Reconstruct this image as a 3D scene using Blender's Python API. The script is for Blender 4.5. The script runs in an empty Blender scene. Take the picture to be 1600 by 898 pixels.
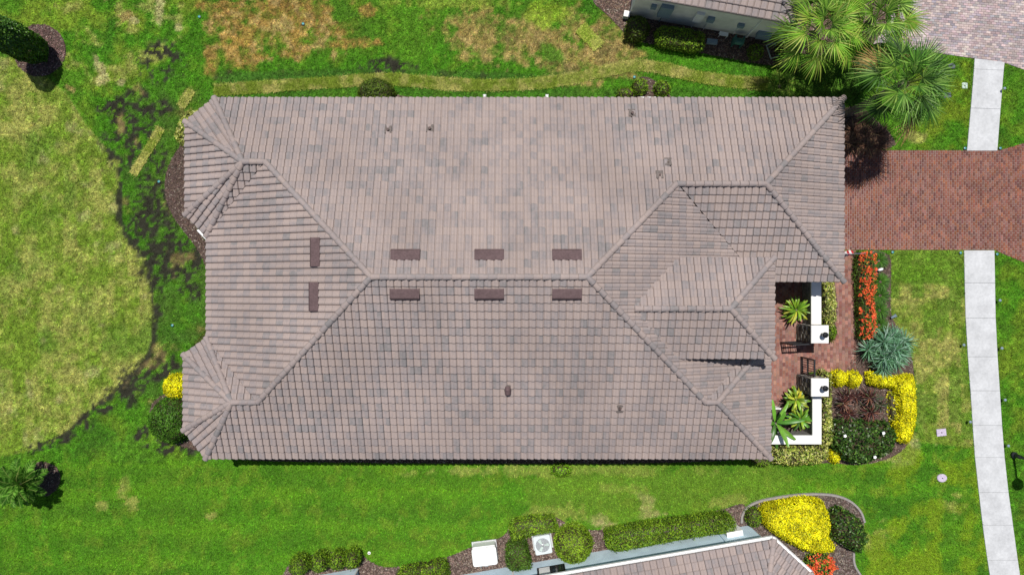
import bpy, bmesh, math, random
import numpy as np
from mathutils import Matrix, Vector
from mathutils.geometry import tessellate_polygon

random.seed(7)
RNG = np.random.default_rng(7)
S = bpy.context.scene
COL = S.collection

# ------------------------------------------------------------------ camera, sky, sun, exposure
H, F = 34.4, 1066.7            # camera height (m), focal length in photo pixels
cam = bpy.data.cameras.new('camera')
cam.sensor_width = 36.0; cam.lens = 24.0; cam.clip_start = 0.5; cam.clip_end = 900.0
co = bpy.data.objects.new('camera', cam); COL.objects.link(co)
co.location = (0, 0, H); co.rotation_euler = (0, 0, 0)
S.camera = co
TANZ = 0.352                   # tangent of the sun's zenith angle
SD = Vector((0.15, -0.99, 0)).normalized() * TANZ + Vector((0, 0, -1))
SD.normalize()
world = bpy.data.worlds.new('World'); S.world = world; world.use_nodes = True
wn = world.node_tree; wn.nodes.clear()
sky = wn.nodes.new('ShaderNodeTexSky'); sky.sky_type = 'NISHITA'; sky.sun_disc = False
sky.sun_elevation = math.atan2(-SD.z, math.hypot(SD.x, SD.y))
sky.sun_rotation = math.atan2(-SD.x, -SD.y)
bg = wn.nodes.new('ShaderNodeBackground'); bg.inputs[1].default_value = 0.065
wo = wn.nodes.new('ShaderNodeOutputWorld')
wn.links.new(sky.outputs[0], bg.inputs[0]); wn.links.new(bg.outputs[0], wo.inputs[0])
sl = bpy.data.lights.new('sun', 'SUN'); sl.energy = 4.8; sl.angle = math.radians(0.53); sl.color = (1.0, 0.96, 0.9)
so = bpy.data.objects.new('sun', sl); COL.objects.link(so); so.location = (-4, 12, 40)
so.rotation_euler = SD.to_track_quat('-Z', 'Y').to_euler()
S.view_settings.view_transform = 'Standard'; S.view_settings.look = 'None'
S.view_settings.exposure = 0.0; S.view_settings.gamma = 1.0; S.view_settings.use_curve_mapping = False

# ------------------------------------------------------------------ helpers
def P(px, py, z=0.0):
    """photo pixel -> world XY of the point at height z"""
    k = (H - z) / F
    return ((px - 800) * k, (449 - py) * k)
def PP(pts, z=0.0): return [P(a, b, z) for a, b in pts]

def tag(o, label=None, cat=None, group=None, kind=None):
    if label: o['label'] = label
    if cat: o['category'] = cat
    if group: o['group'] = group
    if kind: o['kind'] = kind
    return o
def empty(name, loc=(0, 0, 0), rz=0.0, parent=None):
    o = bpy.data.objects.new(name, None); COL.objects.link(o)
    o.location = loc; o.rotation_euler = (0, 0, rz); o.empty_display_size = 0.2
    if parent: o.parent = parent
    return o
def link(name, me, mat=None, parent=None):
    o = bpy.data.objects.new(name, me); COL.objects.link(o)
    if mat is not None and not me.materials: me.materials.append(mat)
    if parent: o.parent = parent
    return o
def mesh_np(name, V, Fc, C=None, mat=None, smooth=False):
    """V (N,3), Fc (M,k); C (N,3) vertex colours"""
    V = np.asarray(V, np.float32); Fc = np.asarray(Fc, np.int32)
    me = bpy.data.meshes.new(name)
    m, k = Fc.shape
    me.vertices.add(len(V)); me.vertices.foreach_set('co', V.ravel())
    me.loops.add(m * k); me.loops.foreach_set('vertex_index', Fc.ravel())
    me.polygons.add(m); me.polygons.foreach_set('loop_start', np.arange(0, m * k, k, dtype=np.int32))
    try: me.polygons.foreach_set('loop_total', np.full(m, k, np.int32))
    except Exception: pass
    if smooth: me.polygons.foreach_set('use_smooth', np.ones(m, bool))
    me.update(calc_edges=True)
    if C is not None: addcol(me, C)
    if mat is not None: me.materials.append(mat)
    return me
def addcol(me, C):
    a = me.color_attributes.new('Col', 'FLOAT_COLOR', 'POINT')
    C = np.asarray(C, np.float32)
    a.data.foreach_set('color', np.concatenate([C, np.ones((len(C), 1), np.float32)], 1).ravel())
class MB:
    """collects polygons into one mesh"""
    def __init__(s): s.v = []; s.f = []; s.c = []
    def poly(s, pts, col=None):
        n = len(s.v); s.v += [tuple(p) for p in pts]; s.f.append(tuple(range(n, n + len(pts))))
        s.c += [col or (1, 1, 1)] * len(pts)
    def add(s, V, Fs, col=None):
        n = len(s.v); s.v += [tuple(p) for p in V]; s.f += [tuple(i + n for i in f) for f in Fs]
        s.c += [col or (1, 1, 1)] * len(V)
    def box(s, x0, x1, y0, y1, z0, z1, M=None, col=None, bev=0.0):
        b = min(bev, (x1 - x0) / 3, (y1 - y0) / 3, (z1 - z0) / 2)
        if b > 0:
            V = [(x0, y0, z0), (x1, y0, z0), (x1, y1, z0), (x0, y1, z0), (x0, y0, z1 - b), (x1, y0, z1 - b), (x1, y1, z1 - b), (x0, y1, z1 - b),
                 (x0 + b, y0 + b, z1), (x1 - b, y0 + b, z1), (x1 - b, y1 - b, z1), (x0 + b, y1 - b, z1)]
            Q = [(3, 2, 1, 0), (0, 1, 5, 4), (1, 2, 6, 5), (2, 3, 7, 6), (3, 0, 4, 7), (4, 5, 9, 8), (5, 6, 10, 9), (6, 7, 11, 10), (7, 4, 8, 11), (8, 9, 10, 11)]
        else:
            V = [(x0, y0, z0), (x1, y0, z0), (x1, y1, z0), (x0, y1, z0), (x0, y0, z1), (x1, y0, z1), (x1, y1, z1), (x0, y1, z1)]
            Q = [(3, 2, 1, 0), (0, 1, 5, 4), (1, 2, 6, 5), (2, 3, 7, 6), (3, 0, 4, 7), (4, 5, 6, 7)]
        if M is not None: V = [M @ Vector(p) for p in V]
        s.add(V, Q, col)
    def rev(s, prof, c=(0, 0), n=12, M=None, col=None):
        """prof: (radius, z) list turned about a vertical axis"""
        V = []; Q = []
        for r, z in prof:
            for i in range(n):
                a = 2 * math.pi * i / n; V.append((c[0] + r * math.cos(a), c[1] + r * math.sin(a), z))
        for j in range(len(prof) - 1):
            for i in range(n): Q.append((j * n + i, j * n + (i + 1) % n, (j + 1) * n + (i + 1) % n, (j + 1) * n + i))
        Q.append(tuple(range(n - 1, -1, -1))); Q.append(tuple(range((len(prof) - 1) * n, len(prof) * n)))
        if M is not None: V = [M @ Vector(p) for p in V]
        s.add(V, Q, col)
    def tube(s, pts, rad, n=6, col=None):
        pts = [Vector(p) for p in pts]; V = []; Q = []
        if not hasattr(rad, '__len__'): rad = [rad] * len(pts)
        for k, p in enumerate(pts):
            d = (pts[min(k + 1, len(pts) - 1)] - pts[max(k - 1, 0)]).normalized()
            a = d.orthogonal().normalized() if abs(d.z) > 0.9 else d.cross(Vector((0, 0, 1))).normalized()
            b = d.cross(a)
            for i in range(n):
                t = 2 * math.pi * i / n; V.append(p + (a * math.cos(t) + b * math.sin(t)) * rad[k])
        for k in range(len(pts) - 1):
            for i in range(n): Q.append((k * n + i, k * n + (i + 1) % n, (k + 1) * n + (i + 1) % n, (k + 1) * n + i))
        Q.append(tuple(range(n - 1, -1, -1))); Q.append(tuple(range((len(pts) - 1) * n, len(pts) * n)))
        s.add(V, Q, col)
    def build(s, name, mat, parent=None, color=False, smooth=False):
        me = bpy.data.meshes.new(name); me.from_pydata(s.v, [], s.f)
        if smooth: me.polygons.foreach_set('use_smooth', [True] * len(me.polygons))
        me.update()
        if color: addcol(me, s.c)
        return link(name, me, mat, parent)

# noise in numpy (value noise)
_TAB = np.random.default_rng(3).random((257, 257)).astype(np.float32)
def vnoise(x, y, seed=0):
    x = np.asarray(x, np.float64) + 37.7 * seed + 1000; y = np.asarray(y, np.float64) + 91.3 * seed + 1000
    xi = np.floor(x).astype(int); yi = np.floor(y).astype(int); fx = x - xi; fy = y - yi
    fx = fx * fx * (3 - 2 * fx); fy = fy * fy * (3 - 2 * fy)
    a = _TAB[xi % 256, yi % 256]; b = _TAB[(xi + 1) % 256, yi % 256]; c = _TAB[xi % 256, (yi + 1) % 256]; d = _TAB[(xi + 1) % 256, (yi + 1) % 256]
    return (a * (1 - fx) + b * fx) * (1 - fy) + (c * (1 - fx) + d * fx) * fy
def fbm(x, y, sc, octv=4, seed=0):
    t = 0; amp = 1; tot = 0
    for o in range(octv):
        t = t + amp * vnoise(x * sc * 2 ** o, y * sc * 2 ** o, seed + o); tot += amp; amp *= 0.55
    return t / tot
def sstep(a, b, x):
    t = np.clip((x - a) / (b - a), 0, 1); return t * t * (3 - 2 * t)
def inside(poly, X, Y):
    r = np.zeros(np.shape(X), bool); n = len(poly)
    for i in range(n):
        x0, y0 = poly[i]; x1, y1 = poly[(i + 1) % n]
        if y0 == y1: continue
        c = ((y0 > Y) != (y1 > Y)) & (X < (x1 - x0) * (Y - y0) / (y1 - y0) + x0)
        r ^= c
    return r
def seg_dist(poly, X, Y):
    d = np.full(np.shape(X), 1e9); n = len(poly)
    for i in range(n):
        x0, y0 = poly[i]; x1, y1 = poly[(i + 1) % n]
        dx, dy = x1 - x0, y1 - y0; L = dx * dx + dy * dy + 1e-12
        t = np.clip(((X - x0) * dx + (Y - y0) * dy) / L, 0, 1)
        d = np.minimum(d, np.hypot(X - x0 - t * dx, Y - y0 - t * dy))
    return d
def area(poly): return 0.5 * sum(poly[i][0] * poly[(i + 1) % len(poly)][1] - poly[(i + 1) % len(poly)][0] * poly[i][1] for i in range(len(poly)))
def ccw(poly): return list(poly) if area(poly) > 0 else list(poly)[::-1]
def circle(cx, cy, rx, ry=None, n=18, wob=0.0, seed=0):
    ry = ry or rx; r = random.Random(seed * 31 + int(abs(cx) * 97))
    return [(cx + rx * (1 + wob * (r.random() - .5)) * math.cos(2 * math.pi * i / n), cy + ry * (1 + wob * (r.random() - .5)) * math.sin(2 * math.pi * i / n)) for i in range(n)]
def smooth_poly(pts, it=2, closed=True):
    for _ in range(it):
        q = []; n = len(pts)
        for i in range(n if closed else n - 1):
            a, b = pts[i], pts[(i + 1) % n]
            q.append((a[0] * .75 + b[0] * .25, a[1] * .75 + b[1] * .25)); q.append((a[0] * .25 + b[0] * .75, a[1] * .25 + b[1] * .75))
        pts = q if closed else [pts[0]] + q + [pts[-1]]
    return pts
def clip_convex(poly, conv):
    """Sutherland-Hodgman, poly of tuples whose first two entries are 2D, against convex ccw 2D polygon"""
    out = poly; n = len(conv)
    for i in range(n):
        ax, ay = conv[i]; bx, by = conv[(i + 1) % n]
        if abs(bx - ax) + abs(by - ay) < 1e-5: continue
        if not out: return []
        inp = out; out = []
        def sd(p): return (bx - ax) * (p[1] - ay) - (by - ay) * (p[0] - ax)
        for k in range(len(inp)):
            p, q = inp[k - 1], inp[k]; sp, sq = sd(p), sd(q)
            if sq >= 0:
                if sp < 0:
                    t = sp / (sp - sq); out.append(tuple(a + (b - a) * t for a, b in zip(p, q)))
                out.append(q)
            elif sp >= 0:
                t = sp / (sp - sq); out.append(tuple(a + (b - a) * t for a, b in zip(p, q)))
    return out
def trapezoids(poly):
    """split a simple polygon into convex trapezoids by horizontal bands"""
    ys = sorted(set(round(p[1], 5) for p in poly)); out = []; n = len(poly)
    for y0, y1 in zip(ys[:-1], ys[1:]):
        if y1 - y0 < 1e-4: continue
        ym = (y0 + y1) / 2; cr = []
        for i in range(n):
            (xa, ya), (xb, yb) = poly[i], poly[(i + 1) % n]
            if (ya > ym) != (yb > ym):
                fx = lambda y: xa + (xb - xa) * (y - ya) / (yb - ya)
                cr.append((fx(ym), fx(y0), fx(y1)))
        cr.sort()
        for a, b in zip(cr[0::2], cr[1::2]): out.append([(a[1], y0), (b[1], y0), (b[2], y1), (a[2], y1)])
    return out

# ------------------------------------------------------------------ materials
def mat(name, color=(.5, .5, .5), rough=0.7, metal=0.0, spec=0.3):
    m = bpy.data.materials.new(name); m.use_nodes = True
    b = m.node_tree.nodes['Principled BSDF']
    b.inputs['Base Color'].default_value = (*color, 1); b.inputs['Roughness'].default_value = rough
    b.inputs['Metallic'].default_value = metal; b.inputs['Specular IOR Level'].default_value = spec
    return m
def nd(m, t): return m.node_tree.nodes.new(t)
def lk(m, a, b): m.node_tree.links.new(a, b)
def noise_mul(m, src, scale, lo, hi, detail=4.0, coord='Object', stretch=None):
    """src colour socket * noise in [lo,hi] -> colour socket"""
    tc = nd(m, 'ShaderNodeTexCoord'); n = nd(m, 'ShaderNodeTexNoise'); n.inputs['Scale'].default_value = scale; n.inputs['Detail'].default_value = detail
    if stretch:
        mp = nd(m, 'ShaderNodeMapping'); mp.inputs['Scale'].default_value = stretch
        lk(m, tc.outputs[coord], mp.inputs[0]); lk(m, mp.outputs[0], n.inputs['Vector'])
    else: lk(m, tc.outputs[coord], n.inputs['Vector'])
    r = nd(m, 'ShaderNodeMapRange'); r.inputs[1].default_value = .3; r.inputs[2].default_value = .7; r.inputs[3].default_value = lo; r.inputs[4].default_value = hi
    lk(m, n.outputs[0], r.inputs[0])
    x = nd(m, 'ShaderNodeVectorMath'); x.operation = 'SCALE'
    lk(m, src, x.inputs[0]); lk(m, r.outputs[0], x.inputs['Scale'])
    return x.outputs[0], n
def bump(m, src, strength=0.3, dist=0.02):
    b = nd(m, 'ShaderNodeBump'); b.inputs['Strength'].default_value = strength; b.inputs['Distance'].default_value = dist
    lk(m, src, b.inputs['Height']); lk(m, b.outputs[0], m.node_tree.nodes['Principled BSDF'].inputs['Normal'])
def rough_mat(name, color, rough=.8, scale=8, lo=.8, hi=1.15, bs=.3, bd=.01, metal=0.0, spec=.3, scale2=None):
    m = mat(name, color, rough, metal, spec)
    c = nd(m, 'ShaderNodeRGB'); c.outputs[0].default_value = (*color, 1)
    o, n = noise_mul(m, c.outputs[0], scale, lo, hi)
    if scale2: o, _ = noise_mul(m, o, scale2, .88, 1.1)
    lk(m, o, m.node_tree.nodes['Principled BSDF'].inputs['Base Color'])
    if bs: bump(m, n.outputs[0], bs, bd)
    return m
def vcol_mat(name, rough=.8, scale=20, lo=.85, hi=1.15, spec=.2, transl=0.0, bs=0.0, bd=.01, scale2=None, lo2=.85, hi2=1.12):
    m = mat(name, (.5, .5, .5), rough, 0, spec)
    a = nd(m, 'ShaderNodeAttribute'); a.attribute_name = 'Col'
    o, n = noise_mul(m, a.outputs['Color'], scale, lo, hi)
    if scale2: o, _ = noise_mul(m, o, scale2, lo2, hi2)
    b = m.node_tree.nodes['Principled BSDF']; lk(m, o, b.inputs['Base Color'])
    if bs: bump(m, n.outputs[0], bs, bd)
    if transl:
        t = nd(m, 'ShaderNodeBsdfTranslucent'); lk(m, o, t.inputs['Color'])
        mx = nd(m, 'ShaderNodeMixShader'); mx.inputs[0].default_value = transl
        lk(m, b.outputs[0], mx.inputs[1]); lk(m, t.outputs[0], mx.inputs[2])
        lk(m, mx.outputs[0], m.node_tree.nodes['Material Output'].inputs['Surface'])
    return m
def tile_mat(name, single):
    """concrete roof tile in a blend of tan, rose and grey; the blend follows each tile"""
    m = mat(name, (.4, .35, .33), .75, 0, .25)
    if single:
        oi = nd(m, 'ShaderNodeObjectInfo'); sc_ = nd(m, 'ShaderNodeSeparateColor'); lk(m, oi.outputs['Color'], sc_.inputs[0])
        ha = nd(m, 'ShaderNodeAttribute'); ha.attribute_name = 'Col'
        t = nd(m, 'ShaderNodeMix'); t.data_type = 'FLOAT'; lk(m, ha.outputs['Fac'], t.inputs[0]); lk(m, sc_.outputs[0], t.inputs[2]); lk(m, sc_.outputs[1], t.inputs[3])
    else:
        a = nd(m, 'ShaderNodeAttribute'); a.attribute_name = 'Col'; t = nd(m, 'ShaderNodeSeparateColor'); lk(m, a.outputs['Color'], t.inputs[0])
    g = nd(m, 'ShaderNodeNewGeometry')
    mp = nd(m, 'ShaderNodeMapping'); mp.inputs['Scale'].default_value = (1, 1, 1); lk(m, g.outputs['Position'], mp.inputs[0])
    n1 = nd(m, 'ShaderNodeTexNoise'); n1.inputs['Scale'].default_value = 5.5; n1.inputs['Detail'].default_value = 3; lk(m, mp.outputs[0], n1.inputs['Vector'])
    ad = nd(m, 'ShaderNodeMath'); ad.operation = 'MULTIPLY_ADD'; lk(m, n1.outputs[0], ad.inputs[0]); ad.inputs[1].default_value = .9; lk(m, t.outputs[0], ad.inputs[2])
    sb = nd(m, 'ShaderNodeMath'); sb.operation = 'SUBTRACT'; lk(m, ad.outputs[0], sb.inputs[0]); sb.inputs[1].default_value = .45
    r = nd(m, 'ShaderNodeValToRGB'); e = r.color_ramp.elements
    e[0].position = 0.0; e[0].color = (.325, .262, .24, 1); e[1].position = 1.0; e[1].color = (.198, .184, .186, 1)
    for p, c in ((.25, (.305, .25, .235)), (.5, (.275, .232, .225)), (.7, (.245, .217, .217)), (.86, (.212, .195, .193))):
        k = e.new(p); k.color = (*c, 1)
    lk(m, sb.outputs[0], r.inputs[0])
    n2 = nd(m, 'ShaderNodeTexNoise'); n2.inputs['Scale'].default_value = 40; n2.inputs['Detail'].default_value = 5; lk(m, g.outputs['Position'], n2.inputs['Vector'])
    n3 = nd(m, 'ShaderNodeTexNoise'); n3.inputs['Scale'].default_value = .35; n3.inputs['Detail'].default_value = 5; lk(m, g.outputs['Position'], n3.inputs['Vector'])
    r2 = nd(m, 'ShaderNodeMapRange'); lk(m, n2.outputs[0], r2.inputs[0]); r2.inputs[1].default_value = .3; r2.inputs[2].default_value = .7; r2.inputs[3].default_value = .86; r2.inputs[4].default_value = 1.12
    r3 = nd(m, 'ShaderNodeMapRange'); lk(m, n3.outputs[0], r3.inputs[0]); r3.inputs[1].default_value = .3; r3.inputs[2].default_value = .7; r3.inputs[3].default_value = .87; r3.inputs[4].default_value = 1.1
    mm = nd(m, 'ShaderNodeMath'); mm.operation = 'MULTIPLY'; lk(m, r2.outputs[0], mm.inputs[0]); lk(m, r3.outputs[0], mm.inputs[1])
    x = nd(m, 'ShaderNodeVectorMath'); x.operation = 'SCALE'; lk(m, r.outputs[0], x.inputs[0]); lk(m, mm.outputs[0], x.inputs['Scale'])
    lk(m, x.outputs[0], m.node_tree.nodes['Principled BSDF'].inputs['Base Color'])
    bump(m, n2.outputs[0], .35, .008)
    return m

M = {}
M['tile1'] = tile_mat('roof_tile_single', True)
M['tiles'] = tile_mat('roof_tile_field', False)
M['deck'] = rough_mat('roof_underlay', (.06, .055, .055), .9, 6, .8, 1.2, .2)
M['stucco'] = rough_mat('cream_stucco', (.78, .76, .7), .9, 60, .93, 1.05, .4, .004, scale2=2)
M['stucco_w'] = rough_mat('white_stucco', (.8, .79, .77), .9, 60, .94, 1.04, .35, .004, scale2=1.5)
M['stucco_b'] = rough_mat('pale_blue_stucco', (.66, .82, .93), .9, 60, .94, 1.04, .35, .004, scale2=1.5)
M['white'] = rough_mat('white_painted_metal', (.8, .8, .8), .4, 30, .96, 1.02, .05, .002, 0, .4)
M['soffit'] = rough_mat('soffit', (.55, .52, .47), .8, 12, .9, 1.05, .1)
M['brownmetal'] = rough_mat('brown_metal_vent', (.115, .078, .08), .8, 14, .82, 1.15, .15, .004, 0, .12, scale2=3)
M['darkpipe'] = rough_mat('dark_pipe', (.085, .055, .05), .6, 20, .8, 1.2, .1)
M['lead'] = rough_mat('pipe_flashing', (.15, .125, .115), .7, 20, .6, 1.2, .2)
M['black'] = rough_mat('black_metal', (.012, .013, .016), .45, 30, .8, 1.2, .05, .002, 0, .4)
M['concrete'] = rough_mat('sidewalk_concrete', (.5, .51, .525), .9, 9, .9, 1.07, .25, .006, scale2=1.3)
M['curb'] = rough_mat('grey_curb', (.27, .25, .24), .9, 14, .8, 1.15, .4, .01)
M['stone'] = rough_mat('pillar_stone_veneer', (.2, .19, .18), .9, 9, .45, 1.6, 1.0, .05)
M['mulch'] = rough_mat('mulch_base', (.075, .05, .042), .95, 30, .5, 1.6, .8, .03, scale2=2)
M['soilm'] = rough_mat('bare_soil', (.06, .05, .04), .95, 14, .6, 1.5, .6, .03)
M['chips'] = vcol_mat('mulch_chips', .9, 40, .8, 1.2)
M['lawn'] = vcol_mat('lawn_ground', .95, 22, .55, 1.4, .05, bs=.9, bd=.05, scale2=4.5, lo2=.85, hi2=1.15)
M['grass'] = vcol_mat('grass_blades', .7, 9, .75, 1.25, .12, transl=.22)
M['leaf'] = vcol_mat('leaves', .55, 12, .8, 1.2, .25, transl=.2)
M['gloss'] = vcol_mat('glossy_leaves', .38, 12, .8, 1.2, .4, transl=.15)
M['bark'] = rough_mat('bark', (.17, .14, .115), .95, 10, .6, 1.4, .8, .04)
M['paver'] = vcol_mat('brick_pavers', .85, 30, .78, 1.22, .2, bs=.3, bd=.006, scale2=.9, lo2=.82, hi2=1.16)
M['sand'] = rough_mat('joint_sand', (.52, .43, .39), .95, 20, .8, 1.1, .3)
M['sandg'] = rough_mat('grey_joint_sand', (.34, .29, .28), .95, 20, .8, 1.1, .3)
M['glass'] = mat('dark_window_glass', (.02, .025, .03), .08, 0, .5)
M['teal'] = rough_mat('teal_lens', (.08, .32, .33), .3, 20, .8, 1.2, .05)
M['greyblue'] = rough_mat('grey_blue_box', (.2, .27, .33), .5, 20, .85, 1.1, .05)
M['ac'] = rough_mat('ac_cabinet', (.6, .66, .68), .5, 20, .9, 1.05, .05)
M['valve'] = rough_mat('valve_cover', (.09, .09, .14), .7, 30, .7, 1.3, .2)
M['mauve'] = rough_mat('pale_mauve_cover', (.5, .43, .55), .8, 20, .8, 1.15, .3)
M['pale'] = rough_mat('pale_green_cover', (.45, .55, .5), .7, 20, .7, 1.2, .3)
M['red'] = rough_mat('flag_red', (.5, .03, .04), .8, 20, .9, 1.1, .1)
M['navy'] = rough_mat('flag_blue', (.02, .04, .2), .8, 20, .9, 1.1, .1)
M['door'] = rough_mat('brown_door', (.09, .05, .035), .5, 6, .8, 1.2, .1)
M['garage'] = rough_mat('garage_door', (.33, .29, .25), .6, 8, .9, 1.1, .1)
M['steel'] = rough_mat('grey_steel', (.35, .36, .38), .4, 20, .9, 1.1, .05, .002, .6)

# ------------------------------------------------------------------ hardscape outlines (ground level)
DRIVE = PP([(1262, 235), (1562, 235), (1602, 223), (1720, 180), (1720, 470), (1602, 411), (1553, 390.5), (1262, 390.5)])
ROAD = [P(*p) for p in [(1330, -160), (1380, -60), (1392, 30), (1362, 72), (1440, 80), (1520, 91.5), (1567, 98), (1602, 110), (1760, 160), (1760, -160)]]
WALK = PP([(1185, 470), (1215, 396), (1337, 391), (1337, 581), (1262, 581), (1262, 602), (1230, 612), (1205, 645), (1205, 690), (1185, 690)])
SW_S = [(391, 1505.5, 1553), (442, 1506.5, 1554), (497, 1508, 1555), (557, 1511.5, 1558), (610, 1515.5, 1561.5), (664, 1519, 1565), (714, 1522.5, 1569), (768.5, 1528.5, 1575), (819.5, 1534.5, 1582), (874, 1542, 1589.5), (930, 1551, 1598), (985, 1561, 1608), (1040, 1572, 1619)]
SW_N = [((1522, 92), (1569, 97.8)), ((1521, 108.5), (1567.5, 110.5)), ((1516, 169.5), (1562.5, 171)), ((1510, 236), (1557.5, 236))]
SWS_POLY = PP([(a, y) for y, a, b in SW_S] + [(b, y) for y, a, b in SW_S[::-1]])
SWN_POLY = PP([p[0] for p in SW_N] + [p[1] for p in SW_N[::-1]])

# mulch beds: name -> outline px
BEDS = {
 'tree_ring': circle(62, 79, 41, 41, 26, .04, 1),
 'west_bed': [(296, 180), (306, 195), (284, 225), (268, 248), (258, 275), (257, 300), (265, 330), (284, 358), (312, 392), (324, 425), (350, 420), (350, 180)],
 'southwest_bed': [(232, 640), (246, 620), (290, 600), (340, 590), (340, 708), (300, 702), (265, 690), (240, 672)],
 'palm_ring': circle(68, 748, 27, 27, 20, .15, 2),
 'south_bed': [(335, 690), (335, 716), (480, 722), (800, 724), (1010, 724), (1208, 716), (1208, 680), (335, 660)],  # mulch widened to the eave shadow's edge to keep that band dark
 'north_bed': [(560, 175), (565, 160), (600, 148), (630, 150), (700, 162), (960, 162), (990, 135), (1000, 118), (1022, 124), (1040, 142), (1060, 165), (1060, 185), (560, 185)],
 'north_neighbour_bed': [(925, -40), (925, 5), (940, 16), (960, 35), (978, 55), (995, 66), (1062, 77), (1130, 90), (1200, 104), (1260, 100), (1340, 82), (1362, 72), (1392, 30), (1380, -40)],
 'front_bed': [(1337, 392), (1392, 392), (1392, 430), (1390, 500), (1415, 520), (1428, 575), (1431, 640), (1424, 690), (1395, 715), (1345, 727), (1295, 722), (1210, 722), (1210, 690), (1282, 690), (1282, 581), (1337, 581)],
 'wall_bed': [(1266, 440), (1308, 440), (1308, 515), (1300, 528), (1266, 528)],
 'courtyard_bed': [(1205, 640), (1228, 612), (1262, 600), (1276, 600), (1276, 686), (1200, 686)],
 'grass_bed': [(1312, 170), (1345, 165), (1370, 190), (1395, 212), (1402, 234.5), (1262, 234.5), (1262, 170)],
 'southeast_bed': [(1160, 815), (1160, 800), (1170, 788), (1195, 779), (1250, 772), (1295, 772), (1325, 780), (1345, 797), (1351, 815), (1345, 850), (1332, 862), (1335, 885), (1352, 905), (1380, 960), (1180, 960), (1150, 850)],
 'south_neighbour_bed': [(430, 930), (447, 885), (460, 874), (490, 865), (545, 859), (562, 863), (577, 875), (592, 884), (615, 886), (660, 880), (705, 868), (740, 852), (775, 843), (793, 832), (797, 815), (820, 806), (850, 802), (868, 806), (890, 820), (915, 828), (945, 827), (1000, 820), (1080, 806), (1130, 795), (1165, 783), (1162, 800), (1160, 830), (1160, 960), (430, 960)],
}
BEDP = {k: smooth_poly(ccw(PP(v)), 2) for k, v in BEDS.items()}

# ------------------------------------------------------------------ lawn colour map (albedo of turf, straw and soil, plus painted palm shade)
RES = 0.06
GX = np.arange(-29.5, 29.5, RES); GY = np.arange(-18, 18, RES)
XX, YY = np.meshgrid(GX, GY)                      # world
PX = XX * F / H + 800; PY = 449 - YY * F / H      # photo pixel at ground level
def boxblur(a, r):
    for ax in (0, 1):
        p = np.pad(a, [(r + 1, r) if i == ax else (0, 0) for i in (0, 1)], mode='edge'); c = np.cumsum(p, ax)
        n = a.shape[ax]
        a = (np.take(c, np.arange(2 * r + 1, 2 * r + 1 + n), ax) - np.take(c, np.arange(0, n), ax)) / (2 * r + 1)
    return a
N1 = fbm(XX, YY, .35, 5, 1); N2 = fbm(XX, YY, 1.1, 5, 11); N3 = fbm(XX, YY, 3.2, 3, 21); N4 = fbm(XX, YY, .12, 4, 31); N5 = fbm(XX, YY, 7, 2, 41)
def pmask(pts, blur=6, k=.5, lo=.4, hi=.6):
    m = boxblur(inside(pts, PX, PY).astype(float), blur)
    return sstep(lo, hi, m + (N2 - .5) * k + (N3 - .5) * k * .8) * (m > .01)
def blob(cx, cy, rx, ry, ang=0, k=1.1, lo=.0, hi=.35):
    a = math.radians(ang); dx = PX - cx; dy = PY - cy
    u = (dx * math.cos(a) + dy * math.sin(a)) / rx; v = (-dx * math.sin(a) + dy * math.cos(a)) / ry
    d = 1 - np.hypot(u, v)
    return sstep(lo, hi, d + (N2 - .5) * k + (N3 - .5) * k) * (d > -.8)
def mix(c, col, m):
    return c * (1 - m[..., None]) + np.array(col)[None, None, :] * m[..., None]
G_LUSH = (.062, .19, .01); G_MID = (.085, .205, .014); G_YEL = (.17, .245, .024); G_DARK = (.035, .11, .012)
STRAW = (.37, .33, .12); BROWN = (.31, .185, .06); TAN = (.37, .26, .12); SOIL = (.026, .025, .022); PALE = (.42, .36, .2)
A = np.zeros(XX.shape + (3,)) + np.array(G_LUSH)
A = mix(A, G_MID, sstep(.4, .65, N1)); A = mix(A, G_YEL, sstep(.52, .78, N2) * .55); A = mix(A, G_DARK, sstep(.55, .8, fbm(XX, YY, .6, 4, 55)) * .45)
SOILM = np.zeros(XX.shape)
# left sod field: straw-green, laid in blocks
SOD = [(-60, 60), (0, 88), (40, 100), (75, 120), (108, 150), (128, 185), (160, 225), (187, 250), (188, 300), (186, 340), (200, 375), (222, 392), (238, 425), (243, 480), (242, 530), (228, 568), (195, 603), (140, 643), (110, 672), (80, 692), (40, 706), (-60, 725)]
ms = pmask(SOD, 2, .12)
blk = _TAB[(np.floor(PX / 20).astype(int) * 7) % 256, (np.floor((PY + 23 * (np.floor(PX / 20).astype(int) % 2)) / 48).astype(int) * 13) % 256]
sodc = mix(np.zeros_like(A) + np.array((.165, .245, .028)), (.325, .315, .095), sstep(.4, .71, N2 * .6 + N3 * .25 + blk * .22))
sodc = mix(sodc, (.095, .19, .018), sstep(.5, .75, fbm(XX, YY, .5, 4, 61) * .8 + blk * .2) * .8)
sodc = mix(sodc, PALE, sstep(.62, .85, fbm(XX, YY, 1.4, 4, 63)) * .55)
A = A * (1 - ms[..., None]) + sodc * ms[..., None]
# top-left mixed yellowing turf
mt = pmask([(-60, -60), (330, -60), (300, 60), (180, 140), (120, 150), (60, 105), (-60, 60)], 18, .5)
A = mix(A, (.2, .27, .03), mt * sstep(.35, .6, N2) * .75); A = mix(A, STRAW, mt * sstep(.58, .75, fbm(XX, YY, 1.6, 4, 71)) * .6)
for b in [(198, 25, 13, 10), (210, 33, 9, 6), (153, 100, 9, 22, -20), (160, 125, 10, 12), (250, 15, 8, 30), (110, 138, 16, 6, 35), (190, 130, 9, 6), (278, 40, 9, 9)]:
    A = mix(A, PALE if b[2] < 12 else TAN, blob(*b) * .8)
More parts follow.
